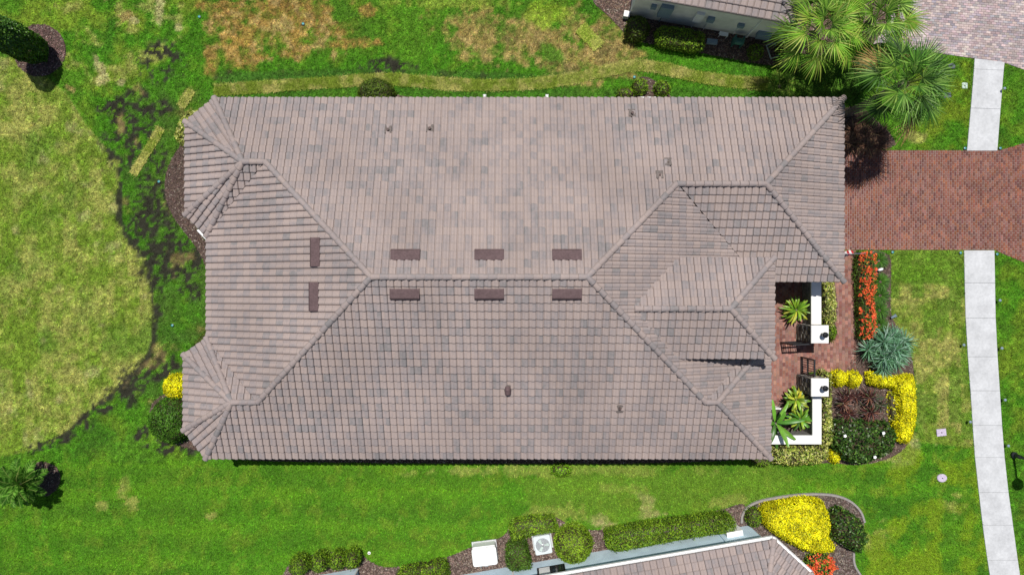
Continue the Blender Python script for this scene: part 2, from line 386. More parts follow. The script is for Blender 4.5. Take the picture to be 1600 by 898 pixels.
# soil-streaked strip left of the house
def soil(m):
    global A, SOILM
    A = mix(A, SOIL, m); SOILM = np.maximum(SOILM, m)
NF = fbm(XX, YY, 5.5, 2, 77); NG = fbm(XX, YY, 1.9, 3, 79)
spk = sstep(.47, .56, NF * .7 + NG * .3)
spk2 = sstep(.38, .48, NF * .7 + NG * .3)
wst = pmask([(186, 140), (330, 120), (330, 640), (180, 640), (245, 530), (243, 430), (200, 375), (188, 250)], 12, .4)
A = mix(A, (.06, .105, .025), wst * .6 * sstep(.3, .6, N1 * .5 + NG * .5))
for cx, cy, rx, ry, an in [(252, 95, 34, 34, 0), (205, 205, 38, 60, 25), (225, 170, 40, 25, 0), (230, 320, 26, 62, 8), (222, 360, 24, 30, 0), (250, 290, 15, 40, 0), (262, 390, 45, 50, 20), (245, 250, 14, 24, 30), (300, 440, 22, 30, 0), (245, 440, 12, 60, -8), (170, 170, 20, 12, 0), (230, 585, 60, 22, -25), (165, 628, 28, 16, -20), (135, 660, 12, 14, 0), (70, 695, 50, 9, -18), (235, 685, 28, 16, 30), (275, 700, 40, 12, 5), (600, 105, 48, 16, 0), (300, 395, 30, 18, 60)]:
    soil(blob(cx, cy, rx * 1.15, ry * 1.15, an, .8, -.05, .3) * spk)
soil(blob(231, 318, 17, 52, 6, .9) * .95 * spk2); soil(blob(214, 235, 14, 32, 40, .9) * .9 * spk2); soil(blob(210, 625, 20, 9, -45, .8) * .9 * spk2); soil(blob(222, 210, 30, 26, 0, .9) * .95 * spk2); soil(blob(240, 345, 30, 40, 20, .9) * .95 * spk2); soil(blob(262, 395, 30, 30, 20, .9) * .9 * spk2)
edge = seg_dist(SOD, PX, PY)
soil(sstep(6.5, 3.0, edge + (N3 - .5) * 6 + (PX < 150) * 2) * ((PX > 60) & (PY > 225)) * sstep(.33, .45, NF * .5 + N2 * .5) * .95)
A = mix(A, TAN, wst * sstep(.66, .8, N2) * .5)
# dead brown turf to the north
br = [(420, 40, 80, 62, 10), (385, 90, 30, 30, 0), (332, 97, 11, 26, -8), (455, 82, 38, 14, -8), (545, 68, 45, 9, -5), (360, 22, 26, 30, 0), (460, 15, 60, 26, 0), (500, 12, 35, 22, 0), (575, 15, 12, 12, 0), (590, 67, 10, 5, 0), (515, 45, 35, 14, 0), (345, 10, 40, 12, 0)]
brk = .45 + .55 * sstep(.36, .56, fbm(XX, YY, 5, 3, 87))
for b in br: A = mix(A, BROWN, blob(*b, k=1.3, lo=-.1, hi=.45) * .9 * brk)
A = mix(A, TAN, blob(430, 50, 90, 60, 0) * sstep(.5, .68, N3) * .8)
A = mix(A, (.42, .25, .075), blob(415, 60, 60, 35, 0) * sstep(.45, .6, N2) * .6)
br2 = [(800, 55, 105, 48, 3), (880, 90, 85, 40, 12), (940, 70, 55, 45, 30), (750, 40, 50, 28, 0), (960, 105, 50, 18, 15), (985, 82, 38, 10, 12), (905, 45, 45, 22, 20)]
for b in br2: A = mix(A, (.29, .21, .08), blob(*b, k=1.4, lo=-.15, hi=.45) * .85 * brk)
A = mix(A, (.2, .15, .07), blob(850, 70, 120, 50, 8) * sstep(.5, .68, fbm(XX, YY, 1.3, 4, 83)) * .75)
A = mix(A, TAN, blob(860, 75, 120, 52, 8) * sstep(.52, .68, N3) * .7)
A = mix(A, (.23, .33, .03), blob(850, 20, 45, 22, 20) * .8); A = mix(A, G_LUSH, blob(860, 85, 22, 14, 20) * .8)
# swale north of the house: its dip is painted as darker turf, ground flat
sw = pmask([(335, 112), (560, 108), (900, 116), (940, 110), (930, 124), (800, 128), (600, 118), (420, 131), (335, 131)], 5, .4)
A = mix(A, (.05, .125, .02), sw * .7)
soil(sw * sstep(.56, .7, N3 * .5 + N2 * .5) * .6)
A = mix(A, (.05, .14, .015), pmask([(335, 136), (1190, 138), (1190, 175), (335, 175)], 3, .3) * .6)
A = mix(A, (.30, .34, .06), blob(720, 5, 120, 10) * .5)
# south lawn: mown stripes, straw flecks
st = .5 + .5 * np.sin(PY * .12 + N4 * 9)
sl_ = pmask([(60, 725), (1560, 700), (1560, 960), (0, 960), (0, 800)], 14, .4)
A = mix(A, (.105, .235, .011), sl_ * sstep(.45, .75, N1 * .7 + st * .3) * .85)
A = mix(A, (.05, .155, .012), sl_ * sstep(.5, .8, fbm(XX * .5, YY * 1.6, .55, 4, 91) + .05) * .6)
A = mix(A, (.2, .255, .03), sl_ * sstep(.56, .74, fbm(XX, YY, 1.9, 4, 95)) * .6)
A = mix(A, (.084, .205, .011), sl_ * .42 * (1 - .6 * sstep(1180, 1350, PX)))
A = A * (1 + sl_ * .16 * (st - .5))[..., None]
for b in [(1010, 778, 20, 10, 30, .9), (1020, 802, 24, 10, 0, .9), (940, 815, 22, 14, 20, .9), (1140, 782, 30, 12, -10, .8), (208, 785, 14, 12, 0, .8), (160, 790, 12, 9, 0, .8), (195, 760, 10, 18, 10, .8), (330, 805, 12, 5, 0, .8), (620, 822, 6, 14, 20, .8), (1412, 700, 34, 24, -30, .9), (1475, 680, 45, 16, 0, .9), (1380, 715, 15, 10, 0, .9), (1370, 840, 16, 30, 30, .8), (1490, 790, 22, 20, 0, .8), (880, 800, 50, 14, 0, .7), (1000, 765, 60, 8, 5, .6), (870, 735, 200, 9, 0, .6)]:
    A = mix(A, (.34, .31, .1) if b[5] < .9 else (.42, .33, .19), blob(*b[:5], k=1.5) * (.55 + .45 * sstep(.4, .55, NF)) * .85 * b[5])
A = mix(A, (.17, .25, .012), pmask([(1330, 725), (1520, 640), (1545, 900), (1330, 930)], 25, .5) * sstep(.4, .62, N2) * .8)
A = mix(A, (.15, .22, .028), pmask([(830, 726), (1290, 726), (1200, 790), (900, 820), (800, 790)], 20, .5) * .45)
# front lawn sod: straw with green squares
FR = [(1392, 391), (1506, 391), (1509, 520), (1522, 700), (1432, 690), (1432, 600), (1425, 540), (1392, 510)]
mf = pmask(FR, 3, .2)
frc = mix(np.zeros_like(A) + np.array((.16, .23, .03)), (.33, .305, .1), sstep(.4, .66, N2 * .65 + N3 * .35))
bl2 = _TAB[(np.floor(PX / 19).astype(int) * 5) % 256, (np.floor((PY + 17 * (np.floor(PX / 19).astype(int) % 2)) / 44).astype(int) * 11) % 256]
frc = mix(frc, (.1, .195, .018), sstep(.62, .8, bl2 + (N3 - .5) * .4) * .75)
frc = mix(frc, (.11, .21, .018), pmask([(1392, 391), (1506, 391), (1506, 445), (1392, 440)], 6, .5) * .8)
A = A * (1 - mf[..., None]) + frc * mf[..., None]
A = mix(A, (.16, .22, .02), pmask([(1555, 391), (1700, 420), (1700, 960), (1590, 960), (1558, 560)], 6, .3) * sstep(.4, .65, N2) * .55)
A = mix(A, (.155, .215, .016), pmask([(1380, 80), (1520, 95), (1510, 235), (1400, 235)], 5, .4) * sstep(.36, .62, N2) * .8)
A = mix(A, STRAW, blob(1430, 215, 22, 12) * .7); A = mix(A, STRAW, blob(1385, 95, 20, 12) * .5)
A = mix(A, (.06, .11, .018), pmask([(1200, 110), (1345, 100), (1345, 170), (1200, 150)], 8, .5) * .6)  # shadow of the two palms painted into the turf colour
A = A * np.array((1.3, 1.34, 1.1))
smo = (.45 + .4 * sl_)[..., None]                   # finer, more even turf on the south lawn
A = A * (1 + (1 - smo) * 1.5 * (N5[..., None] - .5)) * (0.85 + .3 * N3[..., None]) * (1 + (1 - smo) * 1.5 * (fbm(XX, YY, 13, 1, 99)[..., None] - .5))
A = A * (1 + .06 * sl_)[..., None] * np.array((.96, 1, 1))
NOGRASS = np.zeros(XX.shape, bool)
for poly in [DRIVE, ROAD, WALK, SWS_POLY, SWN_POLY] + list(BEDP.values()): NOGRASS |= inside(poly, XX, YY)
def samp(arr, x, y):
    i = np.clip(((x - GX[0]) / RES + .5).astype(int), 0, len(GX) - 1); j = np.clip(((y - GY[0]) / RES + .5).astype(int), 0, len(GY) - 1)
    return arr[j, i]

# ground sheet, one piece out to the horizon
xs = np.concatenate([[-400, -200, -100, -60, -40], np.arange(-29.4, 29.41, .12), [40, 60, 100, 200, 400]])
ys = np.concatenate([[-400, -200, -100, -60, -30], np.arange(-17.88, 17.89, .12), [30, 60, 100, 200, 400]])
gx, gy = np.meshgrid(xs, ys)
V = np.stack([gx.ravel(), gy.ravel(), np.zeros(gx.size)], 1)
idx = np.arange(gx.size).reshape(gx.shape)
Q = np.stack([idx[:-1, :-1].ravel(), idx[:-1, 1:].ravel(), idx[1:, 1:].ravel(), idx[1:, :-1].ravel()], 1)
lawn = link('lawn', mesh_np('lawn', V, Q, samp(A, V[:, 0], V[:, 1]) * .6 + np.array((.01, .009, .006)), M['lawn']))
tag(lawn, 'green and straw coloured lawn all round the house', kind='structure')

# sod strips laid on the old turf (outlines used for the blades too)
def strip(pts, w):
    L, R = [], []
    for i, p in enumerate(pts):
        a = pts[max(i - 1, 0)]; b = pts[min(i + 1, len(pts) - 1)]; d = math.hypot(b[0] - a[0], b[1] - a[1])
        nx, ny = -(b[1] - a[1]) / d * w / 2, (b[0] - a[0]) / d * w / 2
        L.append((p[0] + nx, p[1] + ny)); R.append((p[0] - nx, p[1] - ny))
    return L, R
sodmat = rough_mat('sod_soil_edge', (.36, .36, .08), .95, 14, .6, 1.4, .6, .03)
SODS = []
def sod_thing(label, line, w, nper, thick=.028, gain=1.0):
    pts = [P(*p) for p in line]; pts = smooth_poly(pts, 2, False)
    root = empty('sod_strip', (0, 0, 0)); tag(root, label, 'sod', 'sod laid on the turf')
    d = [0]
    for a, b in zip(pts[:-1], pts[1:]): d.append(d[-1] + math.hypot(b[0] - a[0], b[1] - a[1]))
    n = max(1, int(round(d[-1] / nper)))
    for k in range(n):
        t0, t1 = d[-1] * k / n + .012, d[-1] * (k + 1) / n - .012
        tt = np.linspace(t0, t1, 5)
        seg = [(float(np.interp(t, d, [p[0] for p in pts])), float(np.interp(t, d, [p[1] for p in pts]))) for t in tt]
        L, R = strip(seg, w * (1 + random.uniform(-.09, .09))); poly = ccw(L + R[::-1])
        mb = MB(); zt = thick + random.uniform(0, .012)
        mb.poly([(x, y, zt) for x, y in poly])
        for i in range(len(poly)):
            a, b = poly[i], poly[(i + 1) % len(poly)]
            mb.poly([(a[0], a[1], 0), (b[0], b[1], 0), (b[0], b[1], zt), (a[0], a[1], zt)])
        mb.build('sod_piece', sodmat, root); SODS.append((poly, zt, gain))
sod_thing('long yellowish strip of sod laid along the north side of the house', [(335, 141), (400, 137), (470, 132), (540, 128), (590, 123), (640, 126), (700, 132), (760, 134), (830, 132), (900, 123), (960, 108), (998, 101), (1040, 108), (1090, 121), (1150, 129), (1200, 132)], .56, 1.1)
sod_thing('loose rectangular piece of sod lying tilted on the brown turf', [(906, 44), (936, 74)], .64, 2, .075, 1.3)
sod_thing('narrow slanting strip of sod on dark soil left of the house', [(252, 200), (233, 233), (208, 273)], .46, 1.25)
sod_thing('short sod scrap near the north-west corner of the roof', [(300, 141), (283, 167)], .42, 2)

# grass blades
def blades(name, x, y, z, L, W, C, mt_):
    n = len(x); az = RNG.random(n) * 2 * np.pi; lean = RNG.uniform(.35, 1.0, n)
    dx, dy = np.cos(az), np.sin(az); px, py = -dy, dx
    V = np.empty((n, 3, 3), np.float32)
    V[:, 0] = np.stack([x - px * W / 2, y - py * W / 2, z], 1); V[:, 1] = np.stack([x + px * W / 2, y + py * W / 2, z], 1)
    V[:, 2] = np.stack([x + dx * L * lean, y + dy * L * lean, z + L * np.sqrt(np.maximum(1 - lean ** 2, .02)) + .006], 1)
    return link(name, mesh_np(name, V.reshape(-1, 3), np.arange(3 * n).reshape(-1, 3), np.repeat(C, 3, 0), mt_))
n = 860000
bx = RNG.uniform(-29, 29, n); by = RNG.uniform(-17.6, 17.6, n)
keep = ~samp(NOGRASS, bx, by) & ~((np.abs(bx) < 14.2) & (by > -7.3) & (by < 8.2)) & (RNG.random(n) > samp(SOILM, bx, by) * .93)
for poly, zt, gn in SODS: keep &= ~inside(poly, bx, by)
bx, by = bx[keep], by[keep]
C = samp(A, bx, by) * RNG.uniform(.5, 1.75, (len(bx), 1)) * RNG.uniform(.88, 1.14, (len(bx), 3))
gr = blades('grass', bx, by, np.zeros(len(bx)), RNG.uniform(.06, .14, len(bx)), RNG.uniform(.018, .04, len(bx)), C, M['grass'])
tag(gr, 'short mown grass blades covering the lawn', 'grass', kind='stuff')
px_, py_, pz_, pc_ = [], [], [], []
for poly, zt, gn in SODS:
    hue = RNG.uniform(-.25, .25) - (.3 if gn > 1 else 0); k = int(abs(area(poly)) * 1300); x0, y0 = np.min(poly, 0); x1, y1 = np.max(poly, 0)
    x = RNG.uniform(x0, x1, k * 3); y = RNG.uniform(y0, y1, k * 3); i = inside(poly, x, y); x, y = x[i], y[i]
    x = x + RNG.normal(0, .045, len(x)); y = y + RNG.normal(0, .045, len(x))
    t = np.clip(sstep(.35, .65, fbm(x, y, 2.2, 4, 7))[:, None] * RNG.uniform(.5, 1, (len(x), 1)) + hue, 0, 1)
    c = np.array((.26, .35, .045)) * (1 - t) + np.array((.56, .52, .19)) * t
    px_.append(x); py_.append(y); pz_.append(np.full(len(x), zt)); pc_.append(c * gn * 1.05 * RNG.uniform(.6, 1.4, (len(x), 1)))
x = np.concatenate(px_); so_ = blades('sod_grass', x, np.concatenate(py_), np.concatenate(pz_), RNG.uniform(.05, .12, len(x)), RNG.uniform(.02, .04, len(x)), np.concatenate(pc_), M['grass'])
tag(so_, 'straw coloured grass growing on the sod strips', 'grass', kind='stuff')

# ------------------------------------------------------------------ mulch beds
def flat(name, poly, z, m, zb=None):
    poly = ccw(poly); mb = MB(); V3 = [Vector((x, y, z)) for x, y in poly]
    tr = tessellate_polygon([V3]); Fs = []
    for t in tr:
        a, b, c = (V3[i] for i in t)
        Fs.append(t if (b - a).cross(c - a).z > 0 else t[::-1])
    mb.add(V3, Fs)
    for i in range(len(poly)):
        a, b = poly[i], poly[(i + 1) % len(poly)]
        mb.poly([(a[0], a[1], 0 if zb is None else zb), (b[0], b[1], 0 if zb is None else zb), (b[0], b[1], z), (a[0], a[1], z)])
    return mb.build(name, m)
BEDLAB = {'tree_ring': 'round brown mulch ring under the tree at top left', 'west_bed': 'curved brown mulch bed beside the west wing of the house', 'southwest_bed': 'mulch under the round bush at the house corner', 'palm_ring': 'small dark mulch ring at the small palm', 'south_bed': 'dark mulch strip under the south eave', 'north_bed': 'mulch patches under the north eave', 'north_neighbour_bed': 'shaded mulch beside the neighbour house at top', 'front_bed': 'mulch bed of the front garden', 'wall_bed': 'mulch strip outside the courtyard wall', 'courtyard_bed': 'mulch in the courtyard corner under the crotons', 'grass_bed': 'mulch under the reddish grass clump', 'southeast_bed': 'mulch inside the curved concrete curb', 'south_neighbour_bed': 'wavy mulch bed along the neighbour house at bottom'}
CHIPC = {'tree_ring': (.145, .09, .08), 'west_bed': (.10, .068, .055), 'southeast_bed': (.15, .12, .105), 'south_neighbour_bed': (.165, .12, .10), 'north_neighbour_bed': (.16, .11, .085)}
for k, (nm, poly) in enumerate(BEDP.items()):
    o = flat('mulch_bed', poly, .014 + .0035 * (k % 4), M['mulch']); tag(o, BEDLAB[nm], kind='structure')
    x0, y0 = np.min(poly, 0); x1, y1 = np.max(poly, 0); n = int((x1 - x0) * (y1 - y0) * 330); n = min(n, 60000)
    x = RNG.uniform(x0, x1, n); y = RNG.uniform(y0, y1, n); i = inside(poly, x, y) & (np.abs(x) < 29) & (np.abs(y) < 17.6); x, y = x[i], y[i]; n = len(x)
    if n < 5: continue
    az = RNG.random(n) * 6.283; L = RNG.uniform(.02, .06, n); W = RNG.uniform(.008, .022, n); z = .025 + RNG.random(n) * .025; tl = RNG.uniform(-.02, .02, (n, 2))
    d = np.stack([np.cos(az), np.sin(az)], 1); p = np.stack([-d[:, 1], d[:, 0]], 1); c = np.stack([x, y], 1); V = np.empty((n, 4, 3), np.float32)
    for q, (s1, s2) in enumerate(((-1, -1), (1, -1), (1, 1), (-1, 1))):
        V[:, q, :2] = c + d * (L * s1)[:, None] + p * (W * s2)[:, None]; V[:, q, 2] = z + s1 * tl[:, 0] + s2 * tl[:, 1] * .5
    base = np.array(CHIPC.get(nm, (.115, .078, .062)))
    cc = base * RNG.uniform(.45, 1.7, (n, 1)) * RNG.uniform(.9, 1.1, (n, 3)); pale = RNG.random(n) < .07; cc[pale] = np.array((.34, .29, .24)) * RNG.uniform(.6, 1.2, (pale.sum(), 1))
    ch = link('mulch_chips', mesh_np('mulch_chips', V.reshape(-1, 3), np.arange(4 * n).reshape(-1, 4), np.repeat(cc, 4, 0), M['chips']), None, o); ch['kind'] = 'stuff'

# ------------------------------------------------------------------ pavers, sidewalk
def pavers(name, poly, Lx, Ly, ang, cols, base_mat, label, border=None, zt=.03, gap=.011, wts=None):
    poly = ccw(poly); a = math.radians(ang); ca, sa = math.cos(a), math.sin(a)
    loc = [(x * ca + y * sa, -x * sa + y * ca) for x, y in poly]
    tz = trapezoids(loc); mb = MB(); r = random.Random(5)
    x0, y0 = np.min(loc, 0); x1, y1 = np.max(loc, 0)
    o = flat(name, poly, .012, base_mat); tag(o, label, kind='structure')
    j = 0; v = y0
    rows = int((x1 - x0) / Lx) + 2; cls = int((y1 - y0) / Ly) + 3
    for i in range(rows):
        off = (0.5 if i % 2 else 0) * Ly
        for j in range(cls):
            ax, ay = x0 + i * Lx, y0 + j * Ly - off
            rect = [(ax + gap / 2, ay + gap / 2), (ax + Lx - gap / 2, ay + gap / 2), (ax + Lx - gap / 2, ay + Ly - gap / 2), (ax + gap / 2, ay + Ly - gap / 2)]
            c = r.choices(cols, wts)[0]; s = r.uniform(.78, 1.25); c = tuple(k * s * r.uniform(.95, 1.05) for k in c); z = zt + r.uniform(-.003, .003)
            for t in tz:
                if max(p[0] for p in t) < ax or min(p[0] for p in t) > ax + Lx or t[2][1] < ay or t[0][1] > ay + Ly: continue
                q = clip_convex(rect, t)
                if len(q) < 3 or abs(area(q)) < .0012: continue
                w = [(x * ca - y * sa, x * sa + y * ca) for x, y in q]; n = len(w)
                mb.add([(x, y, z) for x, y in w] + [(x, y, .01) for x, y in w], [tuple(range(n))] + [(k, n + k, n + (k + 1) % n, (k + 1) % n) for k in range(n)], c)
    p = mb.build('paver', M['paver'], o, True); p['kind'] = 'stuff'
    return o
RED = [(.175, .068, .048), (.155, .058, .043), (.195, .08, .057), (.13, .053, .046), (.185, .085, .07), (.205, .076, .045)]
pavers('driveway', DRIVE, .117, .228, 0, RED, M['sand'], 'red brick paver driveway right of the garage', gap=.017)
GREYP = [(.40, .325, .32), (.345, .285, .29), (.44, .36, .345), (.30, .27, .29), (.37, .29, .285)]
pavers('street', ROAD, .118, .23, 85, GREYP, M['sandg'], 'mauve grey paver drive at top right', gap=.012)
pavers('walkway', WALK, .15, .2, 0, [(.25, .115, .085), (.2, .085, .068), (.29, .15, .115), (.235, .125, .105)], M['sandg'], 'red brick courtyard and front walkway', zt=.028)
def slabs(rows, label):
    root = empty('sidewalk'); tag(root, label, kind='structure')
    for (a0, b0), (a1, b1) in rows:
        mb = MB(); q = ccw([a0, b0, b1, a1]); cx = sum(p[0] for p in q) / 4; cy = sum(p[1] for p in q) / 4
        sh = lambda p, g: (p[0] + (cx - p[0]) * g, p[1] + (cy - p[1]) * g)
        zt = .05 + random.uniform(-.004, .004)
        lo = [(*sh(p, .004), 0) for p in q]; mi = [(*sh(p, .006), zt - .008) for p in q]; hi = [(*sh(p, .018), zt) for p in q]
        mb.add(lo + mi + hi, [(0, 1, 5, 4), (1, 2, 6, 5), (2, 3, 7, 6), (3, 0, 4, 7), (4, 5, 9, 8), (5, 6, 10, 9), (6, 7, 11, 10), (7, 4, 8, 11), (8, 9, 10, 11)])
        mb.build('slab', M['concrete'], root)
slabs([((P(a, y), P(b, y)), (P(c, v), P(d, v))) for (y, a, b), (v, c, d) in zip(SW_S[:-1], SW_S[1:])], 'white concrete sidewalk curving down the right side')
slabs([((P(*u[0]), P(*u[1])), (P(*w[0]), P(*w[1]))) for u, w in zip(SW_N[:-1], SW_N[1:])], 'short white concrete sidewalk between driveway and mauve pavers')

# ------------------------------------------------------------------ roofs
TW, TE = 0.308, 0.372            # tile width and exposure
PROF = [(0.0, -.03), (.055, -.03), (.085, .022), (.2, .03), (.33, .03), (.46, .05), (.62, .068), (.78, .066), (.9, .046), (.94, .02), (.955, -.03), (1.0, -.03)]
def tile_geo():
    """one tile in local (u right, v upslope, w out): wavy top, raised lower lip"""
    V = []; Fs = []; k = len(PROF)
    for t, h in PROF: V.append((t * TW, -.04, max(h, -.01) + .046))
    for t, h in PROF: V.append((t * TW, .0, h + .07))
    for t, h in PROF: V.append((t * TW, TE - .002, h + .006))
    for t, h in PROF: V.append((t * TW, -.037, -.02))
    for i in range(k - 1):
        Fs.append((i, i + 1, k + i + 1, k + i)); Fs.append((k + i, k + i + 1, 2 * k + i + 1, 2 * k + i)); Fs.append((3 * k + i, 3 * k + i + 1, i + 1, i))
    return V, Fs
TV, TF = tile_geo()
tile_mesh = bpy.data.meshes.new('roof_tile'); tile_mesh.from_pydata(TV, [], TF); tile_mesh.update(); addcol(tile_mesh, [(float(p[0] > .4 * TW),) * 3 for p in TV]); tile_mesh.materials.append(M['tile1'])
def frame(pts, up):
    """plane frame: origin pts[0], u along the eave, v up the slope, n out. up = horizontal uphill direction"""
    o = Vector(pts[0]); n = Vector((0, 0, 0))
    for i in range(len(pts)):
        a, b = Vector(pts[i]), Vector(pts[(i + 1) % len(pts)]); n += a.cross(b)
    n.normalize()
    if n.z < 0: n = -n
    up = Vector((up[0], up[1], 0)); up = up - n * up.dot(n); v = up.normalized(); u = v.cross(n).normalized()
    return o, u, v, n
class Roof:
    def __init__(s, root, maxsingle, tex=1.0):
        s.root = root; s.full = []; s.mb = MB(); s.maxsingle = maxsingle; s.deck = MB(); s.r = random.Random(11)
    def face(s, pts, up, tp=None, off=None, window=None):
        o, u, v, n = frame(pts, up)
        pl_ = lambda q: ccw([((Vector(p) - o).dot(u), (Vector(p) - o).dot(v)) for p in q])
        full = pl_(pts); poly = pl_(tp) if tp else full
        tz = [ccw(t) for t in trapezoids(poly)]
        x0, y0 = np.min(poly, 0); x1, y1 = np.max(poly, 0)
        s.deck.poly([tuple(o + u * a + v * b - n * .035) for a, b in full])
        ou = off if off is not None else 0.0
        for i in range(int(math.floor((x0 - ou) / TW)), int((x1 - ou) / TW) + 1):
            for j in range(0, int((y1 - y0) / TE) + 1):
                ax, ay = ou + i * TW, y0 + .06 + j * TE
                if window and not window(o + u * (ax + TW / 2) + v * (ay + TE / 2)): continue
                c4 = [(ax, ay + .002), (ax + TW, ay + .002), (ax + TW, ay + TE - .004), (ax, ay + TE - .004)]
                ins = all(inside(poly, np.array([p[0] * .998 + (ax + TW / 2) * .002]), np.array([p[1] * .998 + (ay + TE / 2) * .002]))[0] for p in c4)
                tone = s.tone(o + u * ax + v * ay)
                if ins:
                    org = o + u * ax + v * ay
                    mtx = Matrix(((u.x, v.x, n.x, org.x), (u.y, v.y, n.y, org.y), (u.z, v.z, n.z, org.z), (0, 0, 0, 1)))
                    s.full.append((mtx, tone))
                else:
                    for t in tz:
                        if t and (max(p[0] for p in t) < ax or min(p[0] for p in t) > ax + TW or max(p[1] for p in t) < ay - .04 or min(p[1] for p in t) > ay + TE): continue
                        tt = [(p[0], p[1] - (.035 if abs(p[1] - y0) < 1e-4 else 0)) for p in t]
                        for f in TF:
                            q = clip_convex([(TV[k][0] + ax, TV[k][1] + ay, TV[k][2]) for k in f], tt)
                            if len(q) >= 3: s.mb.poly([tuple(o + u * a + v * b + n * w) for a, b, w in q], (tone[0],) * 3)
    def tone(s, p):
        c = float(fbm(np.array([p.x]), np.array([p.y]), .7, 2, 5)[0])
        cl = lambda v: min(1, max(0, v)); b = s.r.random() ** 1.35 * .7 + .03 + (c - .5) * .3
        return cl(b + s.r.gauss(0, .1)), cl(b + s.r.gauss(0, .1))
    def finish(s, deckname='roof'):
        camp = Vector((0, 0, H))
        def show(m):
            p = m.translation; d = camp - p; nrm = Vector((m[0][2], m[1][2], m[2][2]))
            x = p.x / (H - p.z) * F; y = p.y / (H - p.z) * F
            if abs(x) > 805 or abs(y) > 452: return -1
            return nrm.dot(d.normalized()) / d.length_squared
        s.full.sort(key=lambda t: -show(t[0]))
        roof = s.deck.build(deckname, M['deck'], s.root)
        for k, (m, tone) in enumerate(s.full):
            if k < s.maxsingle and show(m) > 0:
                o = bpy.data.objects.new('roof_tile', tile_mesh); COL.objects.link(o); o.parent = roof; o.matrix_local = m; o.color = (tone[0], tone[1], 0, 1)
            else:
                s.mb.add([m @ Vector(p) for p in TV], TF, None); s.mb.c[-len(TV):] = [(tone[int(p[0] > .4 * TW)],) * 3 for p in TV]
        f = s.mb.build('roof_tile_field', M['tiles'], roof, True); f['kind'] = 'stuff'
        return roof
# ridge and hip caps
def cap_geo():
    V = []; Fs = []; k = 9; L = .40
    for (x, r, dz) in ((0.0, .138, .055), (.03, .142, .058), (L, .112, .018)):
        for i in range(k):
            a = math.pi * (i / (k - 1)) ; V.append((x, math.cos(a) * r, math.sin(a) * r * .85 + dz - .03))
    for j in range(2):
        for i in range(k - 1): Fs.append((j * k + i, (j + 1) * k + i, (j + 1) * k + i + 1, j * k + i + 1))
    Fs.append(tuple(range(k)))
    return V, [f[::-1] for f in Fs]
cv, cf = cap_geo(); cap_mesh = bpy.data.meshes.new('ridge_tile'); cap_mesh.from_pydata(cv, [], cf)
cap_mesh.polygons.foreach_set('use_smooth', [len(f) == 4 for f in cf]); cap_mesh.update(); cap_mesh.materials.append(M['tile1'])
def caps(roof, a, b, lift=.03, skip=0.0):
    """caps from the low end a to the high end b"""
    a, b = Vector(a), Vector(b); d = (b - a); L = d.length - skip; d.normalize(); n = max(1, int(round(L / .37)))
    side = Vector((0, 0, 1)).cross(d).normalized(); up = d.cross(side)
    for k in range(n):
        p = a + d * (L * k / n) + up * lift
        sx = (L / n + .03) / .40
        o = bpy.data.objects.new('ridge_tile', cap_mesh); COL.objects.link(o); o.parent = roof
        j = random.uniform(-.02, .02); yy = (side * math.cos(j) + d * math.sin(j) * .5).normalized(); zz = d.cross(yy)
        o.matrix_local = Matrix(((d.x * sx, yy.x, zz.x, p.x), (d.y * sx, yy.y, zz.y, p.y), (d.z * sx, yy.z, zz.z, p.z), (0, 0, 0, 1)))
        t = min(1, max(0, random.gauss(.42, .2))); o.color = (t, t, t, 1)

PT = 5 / 12; ZE = 3.0
N_, S_, W_, EM = 8.71, -7.86, -14.04, 11.36     # main eaves
def z_(d): return ZE + d * PT
house = empty('house', (0, 0, 0)); tag(house, 'large house with brown-grey tiled hip roof in the middle', 'house')
R1 = Roof(house, 300)
A_ = (-13.68, N_, ZE); B_ = (15.24, N_, ZE); C_ = (11.02, 4.49, z_(4.22)); D_ = (7.14, 4.49, z_(4.22))
E_ = (3.08, .43, z_(8.28)); F_ = (-5.76, .43, z_(8.28)); G_ = (-10.85, 5.52, z_(3.19)); H_ = (-11.84, 5.52, z_(3.19))
J_ = (-12.41, -5.07, z_(2.79)); K_ = (-11.25, -5.07, z_(2.79)); L_ = (8.57, -5.07, z_(2.79)); M_ = (9.10, -5.07, z_(2.79))
TLn = (-15.02, 7.62, ZE); TLs = (-15.02, 3.32, ZE); TLe = (W_, 2.34, ZE)
BLn = (W_, -2.29, ZE); BLw = (-15.10, -3.06, ZE); BLs = (-15.10, -6.56, ZE); BLe = (-14.07, S_, ZE)
SEc = (11.89, S_, ZE); SEn = (11.89, -2.29, ZE); SEv = (EM, -2.29, ZE); GV = (EM, .26, ZE); GS = (15.24, .26, ZE)
sx = lambda p, d: (p[0] + d, p[1], p[2])
R1.face([A_, B_, C_, D_, E_, F_, G_, H_], (0, -1))
R1.face([BLe, SEc, M_, L_, E_, F_, K_, J_], (0, 1))
R1.face([TLe, BLn, K_, F_, G_], (1, 0))
R1.face([TLn, TLs, H_], (1, 0))
R1.face([A_, TLn, H_], (1.09, -1.34)); R1.face([TLs, TLe, H_], (.98, .98)); R1.face([TLe, G_, H_], (0, 1), tp=[sx(TLe, -.05), sx(G_, -.07), H_])
R1.face([BLw, BLs, J_], (1, 0)); R1.face([BLn, BLw, J_], (.77, -1.06)); R1.face([BLs, BLe, J_], (1.3, 1.03)); R1.face([BLn, K_, J_], (0, -1), tp=[sx(BLn, -.05), sx(K_, -.07), J_])
R1.face([D_, E_, L_, SEv, GV], (-1, 0))
R1.face([SEc, SEn, M_], (-1, 0)); R1.face([M_, L_, SEv, SEn], (0, -1))
R1.face([B_, GS, C_], (-1, 0)); R1.face([GV, GS, C_, D_], (0, 1), tp=[sx(GV, .1), GS, C_, sx(D_, .1)])
